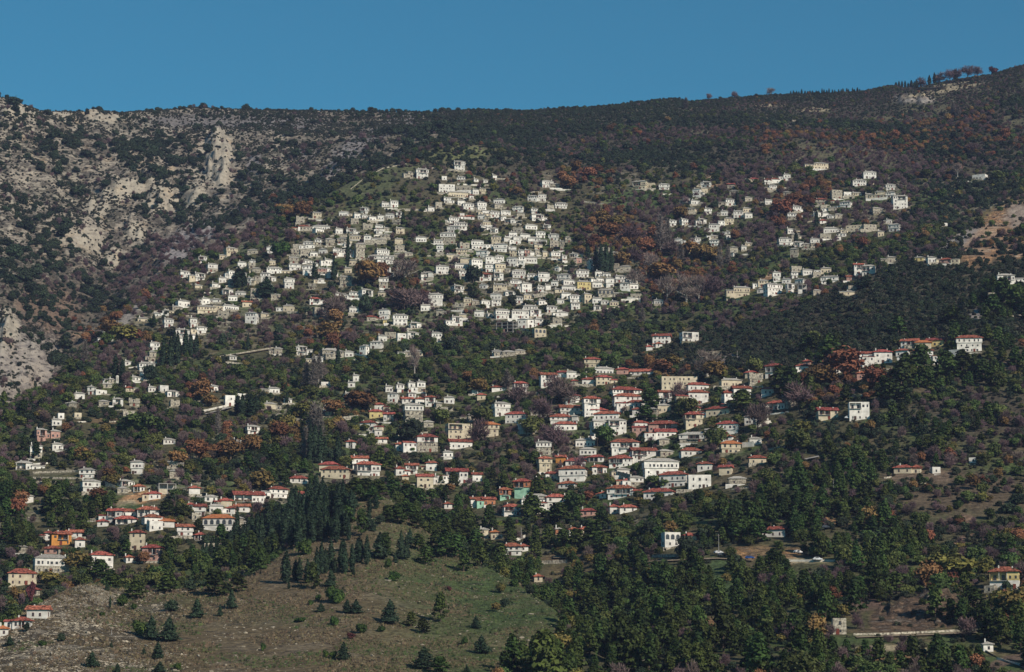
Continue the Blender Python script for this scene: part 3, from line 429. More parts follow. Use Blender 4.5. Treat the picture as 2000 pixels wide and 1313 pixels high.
def door_mesh(m): return MB().box(-0.65, 0.65, -0.09, 0.1, 0, 2.2, 0).me('door', [m])
DOOR = [door_mesh(M_WOODD), door_mesh(M_WOODR)]
bc = MB().box(-.4, .4, -.4, .4, 0, 1.9).box(-.5, .5, -.5, .5, 1.9, 2.05).box(-.28, .28, -.28, .28, 2.05, 2.4); CHIM = bc.me('chimney', [M_CHIM])

def hip(b, x0, x1, y0, y1, z, rise, m=0, t=0.22, gable=False):
    w, d = x1 - x0, y1 - y0; r = min(w, d) / 2
    if w >= d: a, c = (x0 + (0.01 if gable else r), (y0 + y1) / 2), (x1 - (0.01 if gable else r), (y0 + y1) / 2)
    else: a, c = ((x0 + x1) / 2, y0 + r), ((x0 + x1) / 2, y1 - r)
    v = [(x0, y0, z), (x1, y0, z), (x1, y1, z), (x0, y1, z), (x0, y0, z + t), (x1, y0, z + t), (x1, y1, z + t), (x0, y1, z + t), (a[0], a[1], z + t + rise), (c[0], c[1], z + t + rise)]
    if w >= d: top = [(4, 5, 9, 8), (5, 6, 9), (6, 7, 8, 9), (7, 4, 8)]
    else: top = [(4, 5, 8), (5, 6, 9, 8), (6, 7, 9), (7, 4, 8, 9)]
    b.add(v, [(3, 2, 1, 0), (0, 1, 5, 4), (1, 2, 6, 5), (2, 3, 7, 6), (3, 0, 4, 7)] + top, m)

def tri_noise(i, k=0): return random.Random(i * 7919 + k)
NAMES = {'g': 'stone slate roof', 'r': 'red tiled roof', 'o': 'orange tiled roof', 'f': 'flat roof', 'x': 'no roof left'}
def hname(c):
    if c[0] == 'x': return 'ruined_house'
    if 'u' in c[2:]: return 'unfinished_building'
    if c[0] == 'f': return 'flat_roofed_house'
    if c[0] in 'ro': return 'tile_roofed_house'
    return {'w': 'white_slate_roofed_house', 's': 'stone_walled_house'}.get(c[1], 'cream_house')
TW = [0]
def build_house(i, h):
    R = tri_noise(i); code = h['code']; rf, wl = code[0], code[1]; fl = code[2:]
    X, Y, Zg = hit(h['cx'], h['y1'] - 0.5); ppm = FPX / (Y * CT) / 1.0
    yaw = R.choice([-1, 1, 1, 1]) * R.uniform(3, 20 if R.random() < .85 else 38)
    if rf in 'ro' and 'b' not in fl: yaw = R.choice([-1, 1, 1]) * R.uniform(3, 17)
    Wt = h['w'] / ppm; Ht = h['h'] / ppm
    dr = 0.62 if Wt < 14 else 0.5
    ca, sa = cos(radians(yaw)), abs(sin(radians(yaw)))
    ov = 0.5 if rf == 'g' else 0.75 if rf in 'ro' else 0.1
    W = max(3.6, (Wt - 0.4 * ov) * 1.03 / (ca + dr * sa)); D = max(4.5, min(11, W * dr))
    el = Zg / Y
    rise = 0.0
    if rf in 'gro':
        rise = min(W + 2 * ov, D + 2 * ov) / 2 * (0.42 if rf == 'g' else 0.48)
        vis = max(0.35, rise - (D / 2 + ov) * el)
        H = Ht - vis - 0.2
    elif rf == 'x': H = Ht
    else: H = Ht - 0.4
    H = max(2.6, H); fl_n = max(1, int(round(H / 3.0))); FH_ = H / fl_n
    root = empty(hname(code), (X, Y, Zg), radians(yaw) - math.atan2(X, Y))
    if 'u' in fl: root.name = 'unfinished_building'
    h.update(root=root, X=X, Y=Y, Z=Zg, W=W, D=D, H=H, n=fl_n)
    x0, x1 = -W / 2, W / 2; base = -5.0
    wm = M_WALL[wl]; low = M_WALL['s'] if ('S' in fl or (rf == 'g' and R.random() < 0.16)) else wm
    wood = R.choice([M_WOODD, M_WOODR]); wkey = ('d' if R.random() < .6 else 'r') if rf != 'f' else 'd'
    if wl == 'm': low = wm
    if wl == 'y' and 'l' in fl: low = M_WALL['w']
    b = MB()
    if 'u' in fl:
        nb = max(2, int(W / 4))
        for k in range(fl_n + 1):
            b.box(x0, x1, 0, D, k * FH_ - 0.25, k * FH_, 0)
        for q in range(nb + 1):
            xx = x0 + q * (W - 0.4) / nb
            for yy in (0.02, D - 0.42): b.box(xx, xx + 0.4, yy, yy + 0.4, base, H - 0.25, 0)
        b.box(x0 + .5, x1 - .5, D - 1.2, D - .9, base, H - 0.3, 0)
        ob('concrete_frame', b.me('concrete_frame', [M_CONC]), root)
        w2 = MB().box(x0 + 0.45, 0, 0.1, 0.3, 0.0, FH_ - 0.25, 0); ob('infill_wall', w2.me('infill_wall', [M_WALL[wl]]), root)
        return
    loggia = 'l' in fl and fl_n >= 1
    inset = 0.0 if (rf == 'f' or fl_n < 2 or R.random() < 0.35) else 0.45
    zt = H - FH_ if fl_n > 1 else 0.0
    lx = (x0 + W * R.uniform(.28, .36), x1 - W * R.uniform(.08, .3)) if loggia else None
    if loggia and R.random() < .4: lx = (x0 + .35, x0 + W * .6)
    # walls: lower storeys, then the upper storey jutting out over them
    if fl_n > 1: b.box(x0 + inset, x1 - inset, inset, D - inset, base, zt, 1)
    else: b.box(x0 + .02, x1 - .02, .02, D - .02, base, 0, 1)
    if loggia:
        b.prism([(x0, 0), (lx[0], 0), (lx[0], 1.8), (lx[1], 1.8), (lx[1], 0), (x1, 0), (x1, D), (x0, D)], zt, H, 0)
    else: b.box(x0, x1, 0, D, zt, H, 0)
    if rf == 'f': b.box(x0, x1, 0, .25, H, H + .5, 0).box(x0, x1, D - .25, D, H, H + .5, 0).box(x0, x0 + .25, .25, D - .25, H, H + .5, 0).box(x1 - .25, x1, .25, D - .25, H, H + .5, 0)
    if rf == 'x':
        b.box(x0, x0 + W * .3, 0, .5, H, H + .9, 0).box(x0 + W * .6, x1, .02, .5, H, H + .5, 0)
    ob('walls', b.me('walls', [M_BRICK if wl == 'm' else wm, low]), root)
    rb = MB(); z = H
    if rf in 'gro':
        hip(rb, x0 - ov, x1 + ov, -ov, D + ov, H + 0.01, rise, 0, gable=(rf in 'ro' and R.random() < .25 and 'b' not in fl))
        ob('roof', rb.me('roof', [M_ROOF[rf]]), root)
    elif rf == 'f':
        rb.box(x0 + .25, x1 - .25, .25, D - .25, H + 0.02, H + .15, 0); ob('roof', rb.me('roof', [M_ROOF['f']]), root)
    # a lower wing built against one end
    if rf in 'gro' and 'b' not in fl and 't' not in fl and R.random() < (.42 if rf == 'g' else .38):
        sd = R.choice([-1, 1]); ww = W * R.uniform(.4, .75); wh = max(2.4, H * R.uniform(.42, .72)); wd = D * R.uniform(.55, .8); wy = R.uniform(-1.0, 1.5)
        a0, a1 = (x1 - .3, x1 + ww) if sd > 0 else (x0 - ww, x0 + .3)
        wb = MB().box(a0, a1, wy, wy + wd, base - 1, wh, 0); wm2 = R.choice([wm, wm, M_WALL['w'], M_WALL['s'], M_WALL['c']])
        ob('side_wing', wb.me('side_wing', [wm2]), root)
        w3 = MB()
        if R.random() < .7: hip(w3, a0 - .35, a1 + .35, wy - .4, wy + wd + .3, wh + .01, wd * .2, 0, gable=True)
        else: w3.box(a0 - .2, a1 + .2, wy - .25, wy + wd + .1, wh, wh + .25, 0)
        ob('wing_roof', w3.me('wing_roof', [M_ROOF[rf if R.random() < .8 else 'g']]), root)
        for q in range(max(1, int(ww / 2.6))): ob('window', WIN[wkey], root, (a0 + (q + .5) * (a1 - a0) / max(1, int(ww / 2.6)), wy, wh - 2.0), scale=(.75, 1, .85))
    # chimneys
    nc = (2 if W > 11 else 1) if rf in 'gro' else 0
    if wl == 's' and R.random() < .5: nc = 0
    for k in range(nc):
        cx_ = (R.uniform(-.42, -.15) if k == 0 else R.uniform(.15, .42)) * W
        ob('chimney', CHIM, root, (cx_, D * R.uniform(.3, .8), H + rise * .25), scale=(.62, .62, R.uniform(.7, 1.0)))
    if loggia:
        bb = MB().box(lx[0] - .05, lx[1] + .05, -0.9, 0.0, zt - .2, zt - 0.01, 0); ob('balcony_floor', bb.me('balcony_floor', [M_CONC]), root)
        rr = MB(); zb = zt + 0.0
        rr.box(lx[0], lx[1], -.86, -.8, zb + .9, zb + 1.0, 0)
        nn = max(3, int((lx[1] - lx[0]) / .6))
        for k in range(nn + 1):
            xx = lx[0] + k * (lx[1] - lx[0] - .05) / nn; rr.box(xx, xx + .05, -.85, -.81, zb, zb + .9, 0)
        ob('railing', rr.me('railing', [wood]), root)
        for xx in (lx[0] + .02, (lx[0] + lx[1]) / 2, lx[1] - .2): ob('post', MB().box(xx, xx + .18, -.1, .08, zt, H, 0).me('post', [wood if R.random() < .5 else M_CHIM]), root)
    # windows: the upper storey has the denser row, as in the mansions of these hills
    win = WIN[wkey]; arch = 'a' in fl
    if rf == 'x': win = WIN['d']
    def row(z0, zh, xa, xb, yf, dense, hh):
        n = max(1, int((xb - xa) / dense)); st = (xb - xa) / n
        for k in range(n):
            if R.random() < .14: continue
            xx = xa + (k + .5 + R.uniform(-.13, .13)) * st
            ob('window', win, root, (xx, yf, z0 + zh), scale=(R.choice([.6, .7, .7, 1.0]), 1, hh * R.choice([.7, .8, .85])))
    for k in range(fl_n):
        z0 = k * FH_; top = (k == fl_n - 1); ins = 0.0 if (top or fl_n == 1) else inset
        hh = min(1.05, (FH_ - 1.0) / 1.6)
        if arch and top:
            n = max(3, int(W / 3)); 
            for q in range(n): ob('window', WIN['a'], root, (x0 + (q + .5) * W / n, ins, z0 + .25), scale=(min(1, W / n / 2.2), 1, min(1, (FH_ - .5) / 2.5)))  # arcade bays: dark panes put in for the shade behind open arches
            continue
        if top and loggia:
            for xa, xb in ((x0 + .3, lx[0] - .2), (lx[1] + .2, x1 - .3)):
                if xb - xa > 1.3: row(z0, .85, xa, xb, 0.0, 1.9, hh)
            n = max(1, int((lx[1] - lx[0]) / 2.4))
            for q in range(n): ob('window', win, root, (lx[0] + (q + .5) * (lx[1] - lx[0]) / n, 1.8, z0 + .1), scale=(1.15, 1, min(1.4, (FH_ - .4) / 1.6)))
        else: row(z0, .85, x0 + .5 + ins, x1 - .5 - ins, ins, (2.0 if top and rf == 'g' else 2.8) if not wl == 's' else 3.2, hh if top else hh * .85)
        # the side that faces the camera
        side = 1 if (yaw - math.degrees(math.atan2(X, Y))) > 0 else -1
        n = max(1, int((D - 1) / (2.2 if top else 3)))
        # a positive turn shows the wall on the left end, a negative one the right end
        for q in range(n):
            if R.random() < .15: continue
            yy = (q + .5) * D / n; xs_ = (x0 + ins) if side > 0 else (x1 - ins)
            ob('window', win, root, (xs_, yy, z0 + .85), rz=(-pi / 2 if side > 0 else pi / 2), scale=(.8, 1, hh * .9))
    if fl_n > 1 and not arch: ob('door', R.choice(DOOR), root, (R.uniform(-.35, .35) * W, inset - .01 if inset else 0, 0.0), scale=(1, 1, min(1, FH_ / 2.6)))
for i, h in enumerate(HS):
    build_house(i, h)
    R = tri_noise(i, 5)
    if R.random() < .55 and h['code'][0] in 'gfx' or R.random() < .25:      # the walled yard in front, held up by rubble
        W = h['W'] * R.uniform(1.0, 1.7); o = R.uniform(-.3, .3) * h['W']; dz = R.uniform(1.2, 2.6); yy = -R.uniform(2.0, 4.0)
        if 'u' in h['code']: continue
        t = MB().box(-W / 2 + o, W / 2 + o, yy, yy + .5, -6, -dz + 1.6, 0).box(-W / 2 + o, W / 2 + o, yy + .5, -.05, -6, -dz + .3, 1)
        ob('yard_wall', t.me('yard_wall', [R.choice([M_WALL['s'], M_WALL['s'], M_WALL['w'], M_YARD]), M_YARD]), h['root'])
# ---------------------------------------------------------------- foliage
def leafmat(name, col, col2, rnd=0.35, hue=0.02, sc=0.5):
    m = mat(name, col, rough=0.75, var=0.3, scale=sc, rnd=rnd, hue=hue, col2=col2, spec=0.15); return m
MF = {
 'E': leafmat('dark_evergreen_leaves', (0.030, 0.043, 0.021), (0.016, 0.025, 0.015), .4, .02),
 'G': leafmat('green_leaves', (0.072, 0.092, 0.025), (0.034, 0.046, 0.015), .45, .04),
 'R': leafmat('rust_leaves', (0.190, 0.096, 0.040), (0.110, 0.058, 0.032), .4, .03),
 'P': leafmat('bare_purple_twigs', (0.128, 0.084, 0.080), (0.078, 0.052, 0.054), .35, .04),
 'Y': leafmat('yellowing_leaves', (0.150, 0.120, 0.032), (0.080, 0.075, 0.026), .3, .03),
 'N': leafmat('pine_needles', (0.043, 0.063, 0.014), (0.017, 0.027, 0.008), .45, .035),
 'C': leafmat('cypress_needles', (0.026, 0.044, 0.022), (0.014, 0.025, 0.014), .2, .01),
 'B': leafmat('bright_shrub_leaves', (0.045, 0.075, 0.015), (0.020, 0.040, 0.010), .2, .02),
 'W': leafmat('grey_poplar_twigs', (0.17, 0.145, 0.125), (0.10, 0.085, 0.075), .2, .01),
 'K': leafmat('pale_bare_twigs', (0.20, 0.155, 0.13), (0.12, 0.09, 0.08), .15, .01),
 'D': leafmat('dark_red_leaves', (0.10, 0.03, 0.03), (0.06, 0.02, 0.02), .2, .01),
}
M_BARK = mat('brown_bark', (0.10, 0.075, 0.055), scale=2); M_BARKW = mat('pale_bark', (0.42, 0.38, 0.32), scale=2, var=.2)
def ico(sub=1):
    t = (1 + 5 ** .5) / 2
    v = [(-1, t, 0), (1, t, 0), (-1, -t, 0), (1, -t, 0), (0, -1, t), (0, 1, t), (0, -1, -t), (0, 1, -t), (t, 0, -1), (t, 0, 1), (-t, 0, -1), (-t, 0, 1)]
    f = [(0, 11, 5), (0, 5, 1), (0, 1, 7), (0, 7, 10), (0, 10, 11), (1, 5, 9), (5, 11, 4), (11, 10, 2), (10, 7, 6), (7, 1, 8), (3, 9, 4), (3, 4, 2), (3, 2, 6), (3, 6, 8), (3, 8, 9), (4, 9, 5), (2, 4, 11), (6, 2, 10), (8, 6, 7), (9, 8, 1)]
    v = [np.array(p) / np.linalg.norm(p) for p in v]
    for _ in range(sub):
        c = {}; nf = []
        def mid(a, b):
            k = (min(a, b), max(a, b))
            if k not in c: p = v[a] + v[b]; v.append(p / np.linalg.norm(p)); c[k] = len(v) - 1
            return c[k]
        for a, b, d in f:
            x, y, z = mid(a, b), mid(b, d), mid(d, a); nf += [(a, x, z), (b, y, x), (d, z, y), (x, y, z)]
        f = nf
    return np.array(v), f
ICO1, ICO1F = ico(1)
def crown(name, lobes, n, ls, mkey, seed, core=0.8, jit=0.18, up=-0.35):
    """lobes: (cx, cy, cz, rx, ry, rz); leaves are small tilted facets spread over and inside the lobes"""
    g = np.random.default_rng(seed); L = np.array(lobes, float); b = MB()
    if core:
        for l in L:
            v = ICO1 * (1 + 0.15 * g.standard_normal((len(ICO1), 1))) * l[3:] * core + l[:3]; b.add([tuple(p) for p in v], ICO1F)
    area = L[:, 3] * L[:, 5]; pick = g.choice(len(L), n, p=area / area.sum())
    d = g.standard_normal((n, 3)); d[:, 2] = np.where(d[:, 2] < up, -d[:, 2], d[:, 2]); d /= np.linalg.norm(d, axis=1)[:, None]
    r = (1 + jit * g.standard_normal(n))[:, None] * g.choice([1, 1, .85], n)[:, None]
    P = L[pick, :3] + d * L[pick, 3:] * r
    nrm = d * 0.7 + 0.75 * g.standard_normal((n, 3)) * .7 + np.array([0, 0, .25]); nrm /= np.linalg.norm(nrm, axis=1)[:, None]
    t = np.cross(nrm, g.standard_normal((n, 3))); t /= np.linalg.norm(t, axis=1)[:, None]; s = np.cross(nrm, t)
    a = ls * g.uniform(.6, 1.4, (n, 1)); c = a * g.uniform(.45, .9, (n, 1))
    Q = np.stack([P - t * a, P + s * c, P + t * a, P - s * c], 1).reshape(-1, 3); k = len(b.v)
    b.v += [tuple(q) for q in Q]; b.f += [(k + 4 * i, k + 4 * i + 1, k + 4 * i + 2, k + 4 * i + 3) for i in range(n)]; b.m += [0] * n
    return b.me(name, [MF[mkey]])
def twigs(name, lobes, n, ls, mkey, seed, thin=0.05):
    g = np.random.default_rng(seed); L = np.array(lobes, float); b = MB()
    area = L[:, 3] * L[:, 5]; pick = g.choice(len(L), n, p=area / area.sum())
    d = g.standard_normal((n, 3)); d /= np.linalg.norm(d, axis=1)[:, None]
    P = L[pick, :3] + d * L[pick, 3:] * (g.uniform(.25, 1.05, (n, 1)))
    t = d * .8 + np.array([0, 0, .7]) + .4 * g.standard_normal((n, 3)); t /= np.linalg.norm(t, axis=1)[:, None]
    s = np.cross(t, g.standard_normal((n, 3))); s /= np.linalg.norm(s, axis=1)[:, None]
    a = ls * g.uniform(.6, 1.5, (n, 1))
    Q = np.stack([P - t * a, P + s * thin, P + t * a, P - s * thin], 1).reshape(-1, 3)
    b.v += [tuple(q) for q in Q]; b.f += [(4 * i, 4 * i + 1, 4 * i + 2, 4 * i + 3) for i in range(n)]; b.m += [0] * n
    return b.me(name, [MF[mkey]])
def round_lobes(seed, w=3.0, h=5.0, n=7, z0=1.6):
    g = random.Random(seed); out = [(0, 0, z0 + (h - z0) * .5, w * .72, w * .72, (h - z0) * .48)]
    for k in range(n):
        a = k * 2.4 + g.uniform(-.4, .4); r = w * g.uniform(.35, .62); zz = z0 + (h - z0) * g.uniform(.15, .8); q = w * g.uniform(.34, .5)
        out.append((r * cos(a), r * sin(a), zz, q, q, q * g.uniform(.7, .95)))
    return out
def cone_lobes(seed, w=2.4, h=8.0, n=9, z0=.8):
    g = random.Random(seed); out = []
    for k in range(n):
        f = k / (n - 1); r = w * (1 - f) ** .8 * g.uniform(.85, 1.1) + .22; a = g.uniform(0, 6.3); o = r * g.uniform(.05, .3)
        out.append((o * cos(a), o * sin(a), z0 + (h - z0) * (f * .93 + .03), r, r, (h - z0) / n * .95))
    return out
def pine_lobes(seed, w=3.2, h=8.5, z0=1.2):
    g = random.Random(seed); out = [(0, 0, h * .6, w * .42, w * .42, h * .36)]
    for k in range(15):
        f = k / 14; a = k * 2.4 + g.uniform(-.5, .5); env = (1 - f ** 1.6) * (.75 + .25 * min(1, f * 5)); r = w * env * g.uniform(.45, .78); q = w * g.uniform(.26, .42) * (1 - .4 * f)
        out.append((r * cos(a), r * sin(a), z0 + (h - z0) * f * .95 + q * .2, q, q, q * .5))
    return out
def spire(w=.95, h=10.0, z0=.3): return [(0, 0, z0 + (h - z0) * f, w * q, w * q, h * .17) for f, q in ((.14, .8), (.32, 1), (.5, .95), (.68, .75), (.83, .5), (.93, .24))]
def trunk_mesh(h, r, m, limbs=0, seed=0, lean=.25, spread=2.5):
    g = random.Random(seed); b = MB(); b.tube([(0, 0, -1.2), (lean * .3, 0, h * .4), (lean, lean * .5, h)], [r, r * .75, r * .25], 6)
    for k in range(limbs):
        a = k * 2.4 + g.uniform(-.4, .4); z = h * g.uniform(.3, .65); s = spread * g.uniform(.7, 1.1)
        b.tube([(lean * .3, 0, z), (s * .5 * cos(a), s * .5 * sin(a), z + h * .16), (s * cos(a), s * sin(a), z + h * .38)], [r * .45, r * .3, r * .08], 5)
    return b.me('trunk', [m])
CR = {
 'N': [crown('crown', pine_lobes(s_, 3.1 + .3 * (s_ % 3)), 950, .42, 'N', s_, .62) for s_ in (1, 2, 3, 4)],
 'Q': [crown('crown', cone_lobes(s_, 2.3), 850, .36, 'C', s_, .8) for s_ in (11, 12, 13)],
 'C': [crown('crown', spire(.9 + .12 * s_), 650, .30, 'C', 20 + s_, .85, .1) for s_ in (0, 1, 2)],
 'R': [crown('crown', round_lobes(s_, 3.6, 7.5, 9), 1000, .42, 'R', s_, .55) for s_ in (31, 32, 33)],
 'G': [crown('crown', round_lobes(s_, 3.2, 5.6, 8, .8), 850, .40, 'G', s_, .7) for s_ in (41, 42, 43)],
 'Y': [crown('crown', round_lobes(s_, 3.0, 6.0, 8, 1.), 850, .38, 'Y', s_, .55) for s_ in (51, 52)],
 'E': [crown('crown', round_lobes(s_, 2.9, 4.6, 7, .3), 800, .38, 'E', s_, .75) for s_ in (61, 62, 63)],
 'P': [twigs('crown', round_lobes(s_, 3.3, 7.2, 8, 1.2), 900, .75, 'P', s_, .075) for s_ in (71, 72, 73)],
 'K': [twigs('crown', round_lobes(s_, 3.6, 8, 9, 1.5), 900, .8, 'K', s_, .06) for s_ in (75, 76)],
 'W': [twigs('crown', spire(1.15, 13, 1), 1000, .8, 'W', s_, .07) for s_ in (81, 82)],
 'B': [crown('crown', round_lobes(s_, 2.6, 3.2, 7, .1), 800, .30, 'B', s_, .8) for s_ in (91, 92)],
 'D': [crown('crown', round_lobes(s_, 2.0, 3.0, 6, .1), 600, .3, 'D', s_, .7) for s_ in (95,)],
}
TR = {'N': trunk_mesh(5.5, .22, M_BARK, 3, 1), 'Q': trunk_mesh(4, .16, M_BARK), 'C': trunk_mesh(5, .16, M_BARK, lean=0.05), 'R': trunk_mesh(5.5, .32, M_BARK, 5, 3), 'G': trunk_mesh(3.6, .2, M_BARK, 3, 4), 'Y': trunk_mesh(4, .2, M_BARK, 3, 5),
      'E': trunk_mesh(2.6, .18, M_BARK, 2, 6), 'P': trunk_mesh(5.5, .2, M_BARK, 5, 7), 'K': trunk_mesh(6.3, .34, M_BARKW, 8, 8, .5, 3.2), 'W': trunk_mesh(11, .22, M_BARKW, 3, 9, .1, .7), 'B': trunk_mesh(1.6, .12, M_BARK), 'D': trunk_mesh(1.5, .1, M_BARK)}
HT = {'N': 8.8, 'Q': 8.1, 'C': 10.2, 'R': 8.0, 'G': 5.9, 'Y': 6.3, 'E': 4.9, 'P': 7.8, 'K': 8.6, 'W': 14.0, 'B': 3.4, 'D': 3.1}   # nominal heights
WD = {'N': 6.0, 'Q': 4.4, 'C': 2.1, 'R': 7.6, 'G': 6.6, 'Y': 6.2, 'E': 6.2, 'P': 6.6, 'K': 7.4, 'W': 2.6, 'B': 5.4, 'D': 4.2}
NAME = {'N': 'pine_tree', 'Q': 'conical_conifer', 'C': 'cypress_tree', 'R': 'rust_leaved_tree', 'G': 'green_tree', 'Y': 'yellowing_tree', 'E': 'evergreen_oak', 'P': 'bare_tree', 'K': 'bare_plane_tree', 'W': 'bare_poplar', 'B': 'green_shrub', 'D': 'dark_red_shrub'}
TREES = []
def tree(kind, px, py, hpx, wpx=None, note=None):
    X, Y, z = hit(px, py); ppm = FPX / Y
    h = hpx / ppm; s = h / HT[kind]; sx = s if wpx is None else (wpx / ppm) / WD[kind]
    r = RND.random() * 6.283; k = RND.randrange(len(CR[kind]))
    root = empty(NAME[kind], (X, Y, z - .15), r); root.scale = (sx, sx, s)
    ob('trunk', TR[kind], root); ob('crown', CR[kind][k], root)
    TREES.append(dict(kind=kind, px=px, py=py, h=hpx, root=root, note=note, Y=Y)); return root

